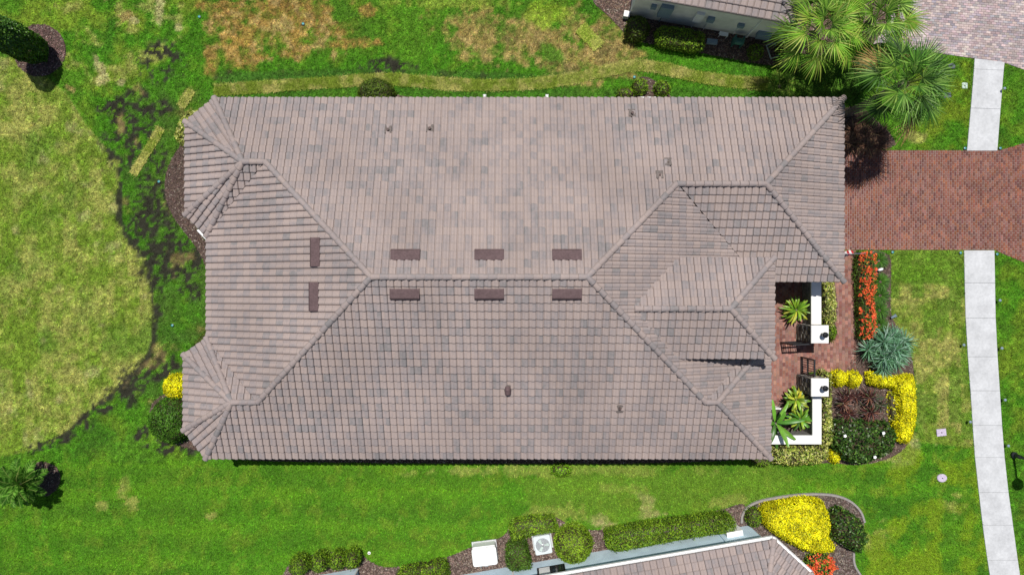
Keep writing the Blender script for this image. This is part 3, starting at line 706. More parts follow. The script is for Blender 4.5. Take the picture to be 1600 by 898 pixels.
# raised entry roof
ZT = 4.72; TN, TS_, TX = 1.307, -3.088, 11.40; tr_ = (TN - TS_) / 2; ty = (TN + TS_) / 2; tz_ = ZT + tr_ * PT
xv = EM - (ZT - ZE) / PT; xr = EM - (tz_ - ZE) / PT
R1.face([(xv, TN, ZT), (TX, TN, ZT), (TX - tr_, ty, tz_), (xr, ty, tz_)], (0, -1))
R1.face([(xv, TS_, ZT), (TX, TS_, ZT), (TX - tr_, ty, tz_), (xr, ty, tz_)], (0, 1))
R1.face([(TX, TN, ZT), (TX, TS_, ZT), (TX - tr_, ty, tz_)], (-1, 0))
roof = R1.finish()
AL = lambda p: p
for a, b in [(F_, E_), (K_, F_), (G_, F_), (L_, E_), (D_, E_), (SEc, M_), (B_, C_), (GS, C_), (A_, H_), (TLn, H_), (TLs, H_), (TLe, H_), (BLw, J_), (BLs, J_), (BLn, J_), (BLe, J_), (SEn, M_),
             ((TX, TN, ZT), (TX - tr_, ty, tz_)), ((TX, TS_, ZT), (TX - tr_, ty, tz_))]:
    caps(roof, a, b, .045)
for a, b in [(D_, C_), (H_, G_), (J_, K_), (L_, M_), ((xr + .12, ty, tz_), (TX - tr_, ty, tz_))]: caps(roof, a, b, .05)
# eave boards, soffit, walls
OUT = ccw([p[:2] for p in (A_, TLn, TLs, TLe, BLn, BLw, BLs, BLe, SEc, SEn, SEv, GV, GS, B_)])
def inset(poly, d):
    n = len(poly); out = []
    for i in range(n):
        p0, p1, p2 = Vector(poly[i - 1]), Vector(poly[i]), Vector(poly[(i + 1) % n])
        a = (p1 - p0).normalized(); b = (p2 - p1).normalized(); na = Vector((-a.y, a.x)); nb = Vector((-b.y, b.x))
        q = p1 + na * d; r = p1 + nb * d; cr = a.x * b.y - a.y * b.x
        t = ((r - q).x * b.y - (r - q).y * b.x) / cr if abs(cr) > 1e-6 else 0
        out.append(tuple(q + a * t))
    return out
def ring(poly, z0, z1, name, m, parent):
    mb = MB()
    for i in range(len(poly)):
        a, b = poly[i], poly[(i + 1) % len(poly)]; mb.poly([(*a, z0), (*b, z0), (*b, z1), (*a, z1)])
    return mb.build(name, m, parent)
ring(inset(OUT, .03), ZE - .2, ZE - .004, 'fascia', M['soffit'], house)
def sheet(poly, z, name, m, parent):
    V3 = [Vector((x, y, z)) for x, y in poly]; mb = MB(); mb.add(V3, list(tessellate_polygon([V3]))); return mb.build(name, m, parent)
sheet(inset(OUT, .035), ZE - .19, 'soffit', M['soffit'], house)
ring(inset(OUT, .47), 0, ZE - .18, 'wall', M['stucco'], house)
tw = [(7.0, TS_ + .5), (TX - .5, TS_ + .5), (TX - .5, TN - .5), (7.0, TN - .5)]
ring(tw, 0.0, ZT - .14, 'entry_tower_wall', M['stucco'], house)
sheet([(xv, TS_ + .03), (TX - .03, TS_ + .03), (TX - .03, TN - .03), (xv, TN - .03)], ZT - .13, 'entry_soffit', M['soffit'], house)
ring([(xv, TS_ + .02), (TX - .02, TS_ + .02), (TX - .02, TN - .02), (xv, TN - .02)], ZT - .16, ZT - .004, 'entry_fascia', M['soffit'], house)
# doors and windows under the front eaves
def on_wall(x, y0, y1, z0, z1, t=.05, side=1):
    mb = MB(); mb.box(min(x, x + t * side), max(x, x + t * side), y0, y1, z0, z1); return mb
gd = on_wall(15.24 - .47, 2.2, 7.2, .03, 2.35, .06).build('garage_door', M['garage'], house)
for k in range(4):
    for q in range(5): on_wall(15.24 - .41, 2.28 + q * .99, 3.18 + q * .99, .1 + k * .56, .58 + k * .56, .025).build('panel', M['garage'], gd)
fd = on_wall(TX - .5, -1.6, -.2, .03, 2.5, .06).build('front_door', M['door'], house)
on_wall(TX - .44, -1.0, -.96, 1.0, 1.3, .05).build('door_handle', M['steel'], fd)
for (x, ya, yb) in ((11.42, -6.9, -5.2),):
    w = on_wall(x, ya, yb, .8, 2.3, .05).build('window', M['white'], house); on_wall(x + .05, ya + .08, yb - .08, .88, 2.22, .012).build('pane', M['glass'], w)
for k in range(5):
    xa = -11 + 4.6 * k; mb = MB(); mb.box(xa, xa + 1.2, S_ + .42, S_ + .46, .9, 2.3); w = mb.build('window', M['white'], house)
    mb = MB(); mb.box(xa + .07, xa + 1.13, S_ + .408, S_ + .42, .97, 2.23); mb.build('pane', M['glass'], w)
gt = MB(); gt.tube([(TLe[0] - .42, TLe[1] + .3, ZE - .03), (TLe[0] - .03, TLe[1] - .1, ZE - .03)], .06, 8); gt.build('gutter', M['white'], house)

def hit(px, py, p0, up, dz=0.0):
    """where the view ray of a pixel meets the roof plane through eave point p0 rising along up at 5/12"""
    d = Vector(((px - 800) / F, (449 - py) / F, -1.0)); o = Vector((0, 0, H))
    g = Vector((-up[0] * PT, -up[1] * PT, 1.0)); t = (Vector(p0) - o).dot(g) / d.dot(g)
    return o + d * t
def slope_mtx(p, up):
    n = Vector((-up[0] * PT, -up[1] * PT, 1)).normalized(); v = Vector((up[0], up[1], PT)).normalized(); u = v.cross(n)
    return Matrix(((u.x, v.x, n.x, p.x), (u.y, v.y, n.y, p.y), (u.z, v.z, n.z, p.z), (0, 0, 0, 1)))
def vent(px, py, p0, up, L=1.22, W=.47):
    m = slope_mtx(hit(px, py, p0, up), up) @ Matrix.Translation((0, 0, .03)); h = L / 2
    # hood: flashing upslope, hood rising towards the lower open end
    sec = [(W / 2, .10), (W / 2 - .05, .125), (-W / 2 + .13, .205), (-W / 2 + .10, .21), (-W / 2 - .01, .14), (-W / 2 - .01, .125), (-W / 2 + .09, .185), (W / 2 - .05, .105)]
    mb = MB(); V = [m @ Vector((s, y, z)) for s in (-h, h) for y, z in sec]; k = len(sec)
    mb.add(V, [tuple(range(k)), tuple(range(2 * k - 1, k - 1, -1))] + [(i, k + i, k + (i + 1) % k, (i + 1) % k) for i in range(k)])
    for s in (-h, h - .02): mb.box(s, s + .02, -W / 2 + .0, W / 2, .03, .10, m)
    o = mb.build('roof_vent', M['brownmetal'], roof)
    return o
for x in (634, 764.5, 885.5): vent(x, 400, A_, (0, -1))
for x in (633, 764.5, 885.5): vent(x, 457.5, BLe, (0, 1))
vent(495.5, 394, TLe, (1, 0)); vent(493.5, 463, TLe, (1, 0))
def pipe(px, py, p0, up, r=.05, hgt=.22, hood=False):
    p = hit(px, py, p0, up); m = slope_mtx(p, up)
    fl = MB(); fl.box(-.16, .16, -.2, .2, .06, .105, m, bev=.02); fo = fl.build('pipe_flashing', M['lead'], roof)
    mb = MB()
    if hood: mb.tube([m @ Vector((0, .12, .1)), m @ Vector((0, .02, .2)), m @ Vector((0, -.17, .19))], [.12, .135, .14], 10)
    else: mb.tube([p, p + Vector((0, 0, hgt)), ], [r, r], 9); mb.tube([p + Vector((0, 0, hgt)), p + Vector((0, 0, hgt + .004))], r * .75, 9)
    mb.build('vent_pipe', M['darkpipe'] if not hood else M['brownmetal'], roof)
for x, y in ((607, 204), (672, 202), (987, 178)): pipe(x, y, A_, (0, -1), .065, .25)
pipe(1030, 274, A_, (0, -1), .05, .2); pipe(1043.5, 254, A_, (0, -1), .03, .15)
pipe(793.5, 606, BLe, (0, 1), hood=True); pipe(968, 637, BLe, (0, 1), .055, .25)

# neighbour house, north
def local(o, ang):
    a = math.radians(ang); return Matrix.Translation(Vector((*o, 0))) @ Matrix.Rotation(a, 4, 'Z')
MN = local((5.9, 13.68), -10.0)
nh = empty('neighbour_house'); tag(nh, 'cream neighbour house with tiled roof at the top edge', 'house')
RN = Roof(nh, 300)
def T(Mx, pts): return [tuple(Mx @ Vector(p)) for p in pts]
upn = (MN.to_3x3() @ Vector((0, 1, 0)))[:2]; upx = (MN.to_3x3() @ Vector((-1, 0, 0)))[:2]
near = lambda p: abs(p.x) < 29 and abs(p.y) < 18
n1 = (-.35, -.35, 3.0); n2 = (7.3, -.35, 3.0); n3 = (7.3 - 4.2, 3.85, 3 + 4.2 * PT); n4 = (-.35 + 3.0, 3.85, 3 + 4.2 * PT)
RN.face(T(MN, [n1, n2, n3, n4]), upn, window=near)
RN.face(T(MN, [n2, (7.3, 8.05, 3.0), n3]), upx, window=near)
RN.face(T(MN, [n1, n4, (-.35, 8.05, 3.0)]), (-upx[0], -upx[1]), window=near)
RN.face(T(MN, [(-.35, 8.05, 3.0), n4, n3, (7.3, 8.05, 3.0)]), (-upn[0], -upn[1]), window=lambda p: False)
nroof = RN.finish()
caps(nroof, T(MN, [n2])[0], T(MN, [n3])[0], .045); caps(nroof, T(MN, [n1])[0], T(MN, [n4])[0], .045); caps(nroof, T(MN, [n4])[0], T(MN, [n3])[0], .05)
ring([p[:2] for p in T(MN, [(0, 0, 0), (7.08, 0, 0), (7.08, 7.7, 0), (0, 7.7, 0)])], 0, 2.86, 'wall', M['stucco'], nh)
ring([p[:2] for p in T(MN, [(-.32, -.32, 0), (7.27, -.32, 0), (7.27, 8.02, 0), (-.32, 8.02, 0)])], 2.84, 2.995, 'fascia', M['soffit'], nh)
sheet([p[:2] for p in T(MN, [(-.32, -.32, 0), (7.27, -.32, 0), (7.27, 8.02, 0), (-.32, 8.02, 0)])], 2.85, 'soffit', M['soffit'], nh)
def nbox(name, x0, x1, z0, z1, d, m, bev=0.0):
    mb = MB(); mb.box(x0, x1, -d, 0.0, z0, z1, MN); return mb.build(name, m, nh)
def nx(px): return (px - 983) / 217 * 7.08
nbox('meter_panel', 1.25, 1.85, .9, 2.0, .2, M['greyblue']); nbox('conduit', 1.52, 1.56, 0, .9, .06, M['greyblue']); nbox('meter', .8, 1.05, 1.5, 1.8, .16, M['greyblue'])
nbox('electric_panel', 3.0, 3.4, .9, 1.8, .14, M['stucco_w']); nbox('utility_box', 3.62, 3.95, 1.2, 1.55, .18, M['greyblue']); nbox('conduit', 3.15, 3.19, 0, .9, .05, M['stucco_w']); nbox('conduit', 3.78, 3.82, 0, 1.2, .05, M['stucco_w'])
nbox('utility_box', 5.15, 5.45, 1.15, 1.4, .16, M['greyblue']); nbox('downspout', 5.95, 6.03, 0, 2.8, .09, M['stucco_w']); nbox('pipe', 5.3, 5.33, 0, 1.15, .05, M['stucco_w']); nbox('wall_panel', 6.3, 6.95, .5, .95, .25, M['greyblue'])

# neighbour house, south
sh = empty('neighbour_house'); tag(sh, 'pale neighbour house with white gutter at the bottom edge', 'house')
C1 = Vector((12.04, -11.57, 2.95)); C2 = Vector((13.8, -13.17, 2.95)); e1 = Vector((math.cos(math.radians(9.8)), math.sin(math.radians(9.8)), 0)); u1 = Vector((e1.y, -e1.x, 0))
e2 = (C2 - C1).normalized(); u2 = Vector((e2.y, -e2.x, 0))
tdir = (u1 + u2).normalized(); kk = 5.2 / tdir.dot(u1); apex = C1 + tdir * kk; apex.z = 2.95 + 5.2 * PT
W0 = C1 - e1 * 16; W1 = W0 + u1 * 5.2; W1.z = apex.z
RS = Roof(sh, 300)
nearS = lambda p: p.y > -17.5
C3 = C2 + Vector((.1, -5, 0))
RS.face([tuple(W0), tuple(C1), tuple(apex), tuple(W1)], u1[:2], window=nearS); RS.face([tuple(C1), tuple(C2), tuple(apex)], u2[:2], window=nearS)
RS.face([tuple(C2), tuple(C3), tuple(apex)], (-1, -.02), window=nearS)
sroof = RS.finish()
caps(sroof, C1, apex, .045); caps(sroof, C2, apex, .045)
gm = MB()
def gutter(a, b, o_):
    a = a - o_ * .07; b = b - o_ * .07; d = (b - a).normalized(); pts = []
    for z0, w in ((2.82, .05), (2.82, -.05)): pass
    for q in (a, b): pts += [q - o_ * .06 + Vector((0, 0, -.13)), q - o_ * .06, q - o_ * .045, q - o_ * .045 + Vector((0, 0, -.11)), q + o_ * .05 + Vector((0, 0, -.11)), q + o_ * .05, q + o_ * .065, q + o_ * .065 + Vector((0, 0, -.13))]
    gm.add(pts, [(i, (i + 1) % 8, 8 + (i + 1) % 8, 8 + i) for i in range(8)])
for q in (C1, C2): pass
gutter(W0, C1, u1); gutter(C1, C2, u2); gutter(C2, C3, Vector((-1, 0, 0)))
gm.build('gutter', M['white'], sh)
WO = .36
w1 = W0 + u1 * WO; b1 = C1 + tdir * (WO / tdir.dot(u1)); b2 = C2 + (u2 + Vector((-1, 0, 0))).normalized() * (WO / (u2 + Vector((-1, 0, 0))).normalized().dot(u2))
b3 = C3 + Vector((-WO, 0, 0))
mb = MB()
for a, b in ((w1, b1), (b1, b2), (b2, b3), (b3, Vector((w1.x, b3.y, 0))), (Vector((w1.x, b3.y, 0)), w1)): mb.poly([(b.x, b.y, 0), (a.x, a.y, 0), (a.x, a.y, 2.82), (b.x, b.y, 2.82)])
mb.build('wall', M['stucco_b'], sh)
mb = MB(); mb.poly([(p.x, p.y, 2.8) for p in (W0, C1, C2, C3)] + [(W0.x, C3.y, 2.8)]); mb.build('soffit', M['soffit'], sh)
def swall(name, px0, px1, z0, z1, d, m, inset_=0):
    # box on the long wall between two photo columns (columns measured at the wall foot)
    def foot(px):
        x = (px - 800) / F * H; t = (x - w1.x) / e1.x; return w1 + e1 * t
    a, b = foot(px0), foot(px1); mb = MB(); q = [a, b, b - u1 * d, a - u1 * d]
    V = [(p.x, p.y, z0) for p in q] + [(p.x, p.y, z1) for p in q]
    mb.add(V, [(0, 1, 2, 3), (4, 5, 6, 7), (0, 1, 5, 4), (1, 2, 6, 5), (2, 3, 7, 6), (3, 0, 4, 7)]); return mb.build(name, m, sh)
w = swall('window', 838, 880, .9, 1.9, .05, M['black']); 
pn = swall('pane', 841, 857, .98, 1.84, .062, M['stucco_w']); pn.parent = w
pn = swall('pane', 861, 877, .98, 1.84, .062, M['glass']); pn.parent = w
swall('downspout', 1118, 1121, 0, 2.8, .07, M['stucco_b']); swall('downspout', 800, 803, 0, 2.8, .07, M['stucco_w']); swall('corner_post', 1126, 1150, 0, 1.1, .25, M['stucco_w'])
# projecting bay of the same house further left
b0 = Vector((*P(559, 887), 0)); mb = MB()
q = [b0, b0 - e1 * 6, b0 - e1 * 6 + u1 * 2.0, b0 + u1 * 2.0]
for i in range(4):
    a, b = q[i], q[(i + 1) % 4]; mb.poly([(b.x, b.y, 0), (a.x, a.y, 0), (a.x, a.y, 2.8), (b.x, b.y, 2.8)])
mb.poly([(p.x, p.y, 2.8) for p in q]); mb.build('bay_wall', M['stucco_b'], sh)
mb = MB(); 
mb.tube([tuple(b0 + u1 * .03 + e1 * .02), tuple(b0 + u1 * .03 + e1 * .02 + Vector((0, 0, 2.8)))], .04, 8); mb.build('downspout', M['white'], sh)

# ------------------------------------------------------------------ courtyard walls, pillars, gate, lanterns
def wallthing(name, label, boxes, capw):
    r = empty(name, (boxes[0][0], boxes[0][2], 0)); tag(r, label, 'wall')
    for (x0, x1, y0, y1, h) in boxes:
        ox, oy = r.location.x, r.location.y
        mb = MB(); mb.box(x0 + .03 - ox, x1 - .03 - ox, y0 + .001 - oy, y1 - .001 - oy, 0, h - .08); mb.build('wall_body', M['stone'], r)  # stone cladding; its dark colour also stands in for the inner face's shade
        mb = MB(); mb.box(x0 - ox, x1 - ox, y0 - oy, y1 - oy, h - .08, h, bev=.012); mb.build('wall_cap', M['stucco_w'], r)
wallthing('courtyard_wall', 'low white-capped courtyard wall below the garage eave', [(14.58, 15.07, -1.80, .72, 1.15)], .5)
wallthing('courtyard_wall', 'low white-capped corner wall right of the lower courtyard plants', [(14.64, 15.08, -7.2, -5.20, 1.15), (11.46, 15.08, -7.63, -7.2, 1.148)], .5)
def pillar(label, x0, x1, y0, y1, h=1.84):
    r = empty('gate_pillar', ((x0 + x1) / 2, (y0 + y1) / 2, 0)); tag(r, label, 'pillar', 'gate pillars of the courtyard')
    hx, hy = (x1 - x0) / 2, (y1 - y0) / 2
    mb = MB(); mb.box(-hx + .05, hx - .05, -hy + .05, hy - .05, 0, h - .1); mb.build('shaft', M['stone'], r)
    mb = MB(); mb.box(-hx, hx, -hy, hy, h - .1, h, bev=.015); mb.build('cap', M['stucco_w'], r)
    rr = random.Random(3)
    for side in range(4):                                     # veneer stones on the faces
        z = .03; st_ = MB(); w_ = (hx if side % 2 == 0 else hy) - .05; dpt = (hy if side % 2 == 0 else hx) - .05
        while z < h - .2:
            hh = rr.uniform(.08, .17); hh = min(hh, h - .12 - z); x = -w_
            while x < w_ - .04:
                ww = min(rr.uniform(.12, .34), w_ - x); t = rr.uniform(.012, .045); c = rr.choice([(.11, .105, .1), (.2, .185, .165), (.3, .27, .22), (.075, .075, .08)])
                st_.box(x + .006, x + ww - .006, 0, t, z + .006, z + hh - .006, Matrix.Rotation(side * math.pi / 2, 4, 'Z') @ Matrix.Translation((0, dpt, 0)), c); x += ww
            z += hh
        v = st_.build('stone', M['paver'], r, True); v['kind'] = 'stuff'
    return r
pillar('square stone pillar with white cap, upper of the gate pair', 14.28, 15.11, -2.66, -1.802)
pillar('square stone pillar with white cap, lower of the gate pair', 14.28, 15.11, -5.198, -4.33)
def lantern(label, x, y, z):
    r = empty('pillar_lantern', (x, y, z)); tag(r, label, 'lantern', 'lanterns on the gate pillars')
    mb = MB(); mb.rev([(.075, 0), (.075, .02), (.025, .04), (.025, .13), (.07, .15)], n=10); mb.build('base', M['black'], r)
    mb = MB(); mb.rev([(.07, .15), (.11, .2), (.115, .36), (.08, .38)], n=8); mb.build('glass', M['glass'], r)
    mb = MB(); mb.rev([(.14, .37), (.14, .39), (.11, .44), (.05, .48), (.03, .5), (.012, .55)], n=12); mb.build('cap', M['black'], r)
    for k in range(4):
        a = k * math.pi / 2; mb = MB(); mb.tube([(.085 * math.cos(a), .085 * math.sin(a), .15), (.12 * math.cos(a), .12 * math.sin(a), .22), (.12 * math.cos(a), .12 * math.sin(a), .38)], .01, 5); mb.build('bar', M['black'], r)
lantern('black lantern on the upper gate pillar', 14.78, -2.24, 1.84); lantern('black lantern on the lower gate pillar', 14.78, -4.76, 1.84)
def gate(label, x, y, rz):
    r = empty('gate_leaf', (x, y, 0), rz); tag(r, label, 'gate', 'leaves of the courtyard gate')
    Wd, Ht = .84, 1.6
    for nm, b in (('stile', (0, .07, -.035, .035, .06, Ht)), ('stile', (Wd - .07, Wd, -.035, .035, .06, Ht)), ('rail', (.07, Wd - .07, -.034, .034, .08, .18)), ('rail', (.07, Wd - .07, -.034, .034, Ht - .08, Ht - .005)), ('rail', (.07, Wd - .07, -.034, .034, .78, .85))):
        mb = MB(); mb.box(*b); mb.build(nm, M['black'], r)
    for k in range(6):
        xx = .07 + (Wd - .14) * (k + .5) / 6; mb = MB(); mb.box(xx - .013, xx + .013, -.013, .013, .17, Ht - .07); mb.build('baluster', M['black'], r)
gate('closed black metal gate leaf next to the lower pillar', 14.55, -4.30, math.pi / 2)
gate('open black metal gate leaf swung in beside the upper pillar', 14.33, -2.72, math.pi + .05)
# white planter by the house wall
pl = empty('planter_box', (12.68, -6.45, 0)); tag(pl, 'white-rimmed square planter box at the house wall', 'planter')
for b in ((-.5, .62, .44, .5, 0, .7), (-.5, .62, -.72, -.66, 0, .7), (.56, .618, -.66, .44, 0, .698), (-.5, -.44, -.66, .44, 0, .698)):
    mb = MB(); mb.box(*b); mb.build('side', M['stucco_w'], pl)
mb = MB(); mb.box(-.44, .56, -.66, .44, .0, .55); mb.build('soil', M['soilm'], pl)

# ------------------------------------------------------------------ foliage
def pick(pal, n, spread=.3):
    w = np.array([p[1] for p in pal], float); w /= w.sum(); c = np.array([p[0] for p in pal]); i = RNG.choice(len(pal), n, p=w)
    return c[i] * RNG.uniform(1 - spread, 1 + spread, (n, 1)) * RNG.uniform(.93, 1.07, (n, 3))
def leaf_quads(c, nrm, L, W, ang=None):
    n = len(c); r = RNG.normal(size=(n, 3)); a = r - nrm * (r * nrm).sum(1, keepdims=True); a /= np.linalg.norm(a, axis=1, keepdims=True) + 1e-9
    b = np.cross(nrm, a); V = np.empty((n, 4, 3), np.float32); L = L[:, None]; W = W[:, None]
    V[:, 0] = c - a * L * .5; V[:, 1] = c + b * W * .5 + nrm * L * .08; V[:, 2] = c + a * L * .5 - nrm * L * .12; V[:, 3] = c - b * W * .5 + nrm * L * .08
    return V
def foliage(poly, h, pal, leaf=.07, dens=650, edge=.3, rough=.12, z0=.0, jitter=.55, twig=(.07, .055, .03), flat_=.5):
    """leaf cloud over a footprint outline: rounded top, leafy sides, twiggy core"""
    poly = ccw(poly); ar = abs(area(poly)); x0, y0 = np.min(poly, 0); x1, y1 = np.max(poly, 0); bb = (x1 - x0) * (y1 - y0)
    n = int(dens * bb); x = RNG.uniform(x0, x1, n); y = RNG.uniform(y0, y1, n); i = inside(poly, x, y); x, y = x[i], y[i]; d = seg_dist(poly, x, y)
    def top(x, y, d):
        t = np.clip(d / edge, 0, 1); return h * (flat_ + (1 - flat_) * np.sqrt(np.maximum(1 - (1 - t) ** 2, 0))) + (fbm(x, y, 2.2, 3, 9) - .5) * 2 * rough
    e = .04
    zt = top(x, y, d); gx_ = (top(x + e, y, seg_dist(poly, x + e, y)) - zt) / e; gy_ = (top(x, y + e, seg_dist(poly, x, y + e)) - zt) / e
    nr = np.stack([-gx_, -gy_, np.ones_like(gx_)], 1); nr /= np.linalg.norm(nr, axis=1, keepdims=True)
    dep = np.abs(RNG.normal(0, .06, len(x))); sh_ = RNG.random(len(x)) < .07; dep[sh_] = -RNG.uniform(.02, .1, sh_.sum()); c = np.stack([x, y, z0 + np.maximum(zt - dep, .04)], 1)
    per = sum(math.hypot(poly[k][0] - poly[k - 1][0], poly[k][1] - poly[k - 1][1]) for k in range(len(poly)))
    m = int(per * h * (flat_ + .1) * dens * .8); P0 = np.array(poly); k = RNG.integers(0, len(poly), m * 2)
    ln = np.hypot(*(P0[k] - P0[k - 1]).T); kp = RNG.random(m * 2) < ln / (ln.max() + 1e-9); k = k[kp][:m]; t = RNG.random(len(k))[:, None]
    q = P0[k - 1] * (1 - t) + P0[k] * t; ed = P0[k] - P0[k - 1]; on = np.stack([ed[:, 1], -ed[:, 0]], 1); on /= np.linalg.norm(on, axis=1, keepdims=True) + 1e-9
    zz = z0 + RNG.uniform(.03, max(.06, h * (flat_ + .1)), len(k)); q = q + on * RNG.normal(-.01, .05, len(k))[:, None]
    c = np.concatenate([c, np.concatenate([q, zz[:, None]], 1)]); nr = np.concatenate([nr, np.concatenate([on, np.full((len(k), 1), .35)], 1)])
    nr = nr + RNG.normal(0, jitter, nr.shape); nr /= np.linalg.norm(nr, axis=1, keepdims=True)
    L = RNG.uniform(.7, 1.35, len(c)) * leaf; V = leaf_quads(c, nr, L, L * RNG.uniform(.45, .7, len(c)))
    col = pick(pal, len(c)); cl = fbm(c[:, 0], c[:, 1], 3.0, 3, 13)[:, None]; col *= (.45 + 1.1 * cl)
    V = V.reshape(-1, 3); Q = np.arange(len(V)).reshape(-1, 4); C = np.repeat(col, 4, 0)
    cx, cy = np.mean(poly, 0); rings = []; nP = len(poly)
    for s_, zz_ in ((.93, .03), (.9, flat_ * h * .8), (.78, h * .72), (.45, h * .84), (.02, h * .86)):
        rings.append([((p[0] - cx) * s_ + cx, (p[1] - cy) * s_ + cy, z0 + zz_) for p in poly])
    CV = np.array([p for r in rings for p in r]); CQ = [(j * nP + a, j * nP + (a + 1) % nP, (j + 1) * nP + (a + 1) % nP, (j + 1) * nP + a) for j in range(4) for a in range(nP)]
    Q = np.concatenate([Q, np.array(CQ) + len(V)]); V = np.concatenate([V, CV]); C = np.concatenate([C, np.tile(np.array(twig), (len(CV), 1))])
    return V, Q, C
BOX = [((.11, .215, .01), 3), ((.165, .29, .015), 3), ((.055, .12, .01), 1.5), ((.23, .35, .02), 1.5)]
LIME = [((.13, .25, .015), 3), ((.18, .30, .02), 3), ((.09, .18, .015), 2), ((.24, .36, .03), 1)]
DARK = [((.022, .06, .01), 3), ((.035, .085, .014), 3), ((.05, .12, .016), 2)]
YELL = [((.8, .74, .006), 5), ((.7, .66, .006), 3), ((.85, .8, .02), 2), ((.3, .36, .012), 1.2)]
VARI = [((.5, .5, .12), 3), ((.3, .36, .05), 3), ((.62, .6, .25), 2), ((.16, .24, .03), 3)]
OLIV = [((.07, .12, .012), 3), ((.11, .165, .014), 3), ((.05, .09, .01), 2)]
def shrub(name, label, poly, h, pal, cat='shrub', group=None, mt_='leaf', stems=3, flowers=None, **kw):
    if pal is YELL: kw['dens'] = 1500; kw['leaf'] = .078; kw['twig'] = (.16, .15, .02); kw['jitter'] = .48
    poly = ccw(poly); cx, cy = np.mean(poly, 0)
    V, Q, C = foliage([(x - cx, y - cy) for x, y in poly], h, pal, **kw)
    r = empty(name, (cx, cy, 0)); tag(r, label, cat, group)
    link('foliage', mesh_np('foliage', V, Q, C, M[mt_]), None, r)
    for k in range(stems):
        a = k * 2.1; mb = MB(); mb.tube([(.06 * math.cos(a), .06 * math.sin(a), 0), (.12 * math.cos(a), .12 * math.sin(a), h * .35), (.25 * math.cos(a + .3), .25 * math.sin(a + .3), h * .7)], [.025, .02, .01], 5); mb.build('stem', M['bark'], r)
    if flowers: flowers(r, [(x - cx, y - cy) for x, y in poly], h)
    return r
def ball(px, py, r, z, **kw):
    """circular footprint whose top outline (at height z) sits at a photo pixel"""
    x, y = P(px, py, z); k = (H - z) / F; rx = r * k if not hasattr(r, '__len__') else r[0] * k; ry = rx if not hasattr(r, '__len__') else r[1] * k
    return circle(x, y, rx, ry, 20, .1, int(px))
# -- west side
shrub('bush', 'big round dark green bush at the lower left house corner', ball(263, 658, 37, 1.0), 1.5, [((.05, .145, .01), 3), ((.08, .2, .014), 3), ((.035, .095, .008), 1)], edge=.95, leaf=.078, dens=1000, flat_=.25, rough=.05)
shrub('bush', 'bright yellow rounded bush above the dark round bush', ball(271, 606, 20, .7), .9, YELL, edge=.5, leaf=.08, dens=800, flat_=.35, rough=.06)
shrub('bush', 'yellow-green variegated bush half under the upper left eave', ccw(PP([(269, 214), (275, 193), (289, 172), (310, 172), (310, 220), (284, 228)], .8)), .9, VARI, edge=.3, leaf=.1, dens=800)
shrub('hedge', 'low olive hedge half under the eave of the lower left wing', PP([(292, 554), (304, 532), (324, 512), (332, 520), (312, 560)], .7), .8, OLIV, edge=.2, leaf=.07, dens=700)
shrub('hedge', 'low olive hedge below the white gutter of the upper left wing', PP([(297, 342), (303, 352), (318, 376), (330, 376), (320, 350)], .6), .7, OLIV, edge=.2, leaf=.07, dens=700)
shrub('bush', 'round olive-green bush half under the north eave', ball(585, 143, (28, 23), .8), 1.2, OLIV, edge=.7, leaf=.078, dens=900, flat_=.3, rough=.05)
shrub('bush', 'small lime bush left of the white box at the north eave', ball(1001, 134, 12, .5), .7, LIME, edge=.3, leaf=.1, dens=420, jitter=.8)
shrub('bush', 'small lime bush right of the white box at the north eave', ball(1036, 137, 12, .5), .7, LIME, edge=.3, leaf=.1, dens=420, jitter=.8)
shrub('bush', 'low dark green plant under the north eave left of the lime bushes', ball(978, 144, (15, 8), .3), .4, BOX, edge=.25, leaf=.09, dens=400, jitter=.8)
shrub('bush', 'small bright green bush poking out from the south eave', ball(877, 735, (15, 9), .4), .6, [((.15, .33, .012), 3), ((.2, .4, .015), 2)], edge=.3, leaf=.09, dens=600, jitter=.7)
shrub('bush', 'green low shrub at the lower right house corner', ball(1192, 722, (16, 8), .5), .6, BOX, edge=.25, leaf=.08, dens=500)
shrub('bush', 'small yellow-green plant at the lower left eave end', ball(362, 712, (13, 5), .4), .5, VARI, edge=.15, leaf=.08, dens=500, stems=1)
# -- south neighbour
for (x, y, rx, ry, lb) in ((465, 886, 17, 15, 'leftmost of the four clipped bushes at the pale bay'), (497, 881, 15, 15, 'second from left of the four clipped bushes at the pale bay'), (525, 878, 14, 14, 'third from left of the four clipped bushes at the pale bay'), (549, 876, 14, 14, 'rightmost of the four clipped bushes at the pale bay')):
    shrub('clipped_bush', 'dark green, ' + lb, ball(x, y, (rx * .84, ry * .95), .9), 1.2, BOX, group='clipped bushes at the bay', edge=.3, leaf=.078, dens=800, flat_=.6, rough=.04)
shrub('clipped_hedge', 'clipped hedge at the bottom edge left of the white box', PP([(618, 905), (624, 892), (650, 887), (668, 886), (683, 879), (697, 882), (700, 905)], .8), 1.0, BOX, edge=.2, leaf=.078, dens=800, flat_=.7, rough=.05)
shrub('clipped_hedge', 'short clipped hedge above the air conditioner', PP([(796, 826), (801, 816), (830, 811), (866, 810), (872, 828), (866, 832), (832, 837), (800, 845)], .8), .95, BOX, edge=.15, leaf=.078, dens=800, flat_=.7, rough=.05)
shrub('clipped_hedge', 'box-shaped clipped bush left of the air conditioner', PP([(792, 856), (800, 850), (820, 848), (829, 880), (829, 888), (800, 892), (792, 885)], .9), 1.1, [((.085, .17, .015), 3), ((.055, .12, .012), 2)], edge=.15, leaf=.078, dens=800, flat_=.75, rough=.04)
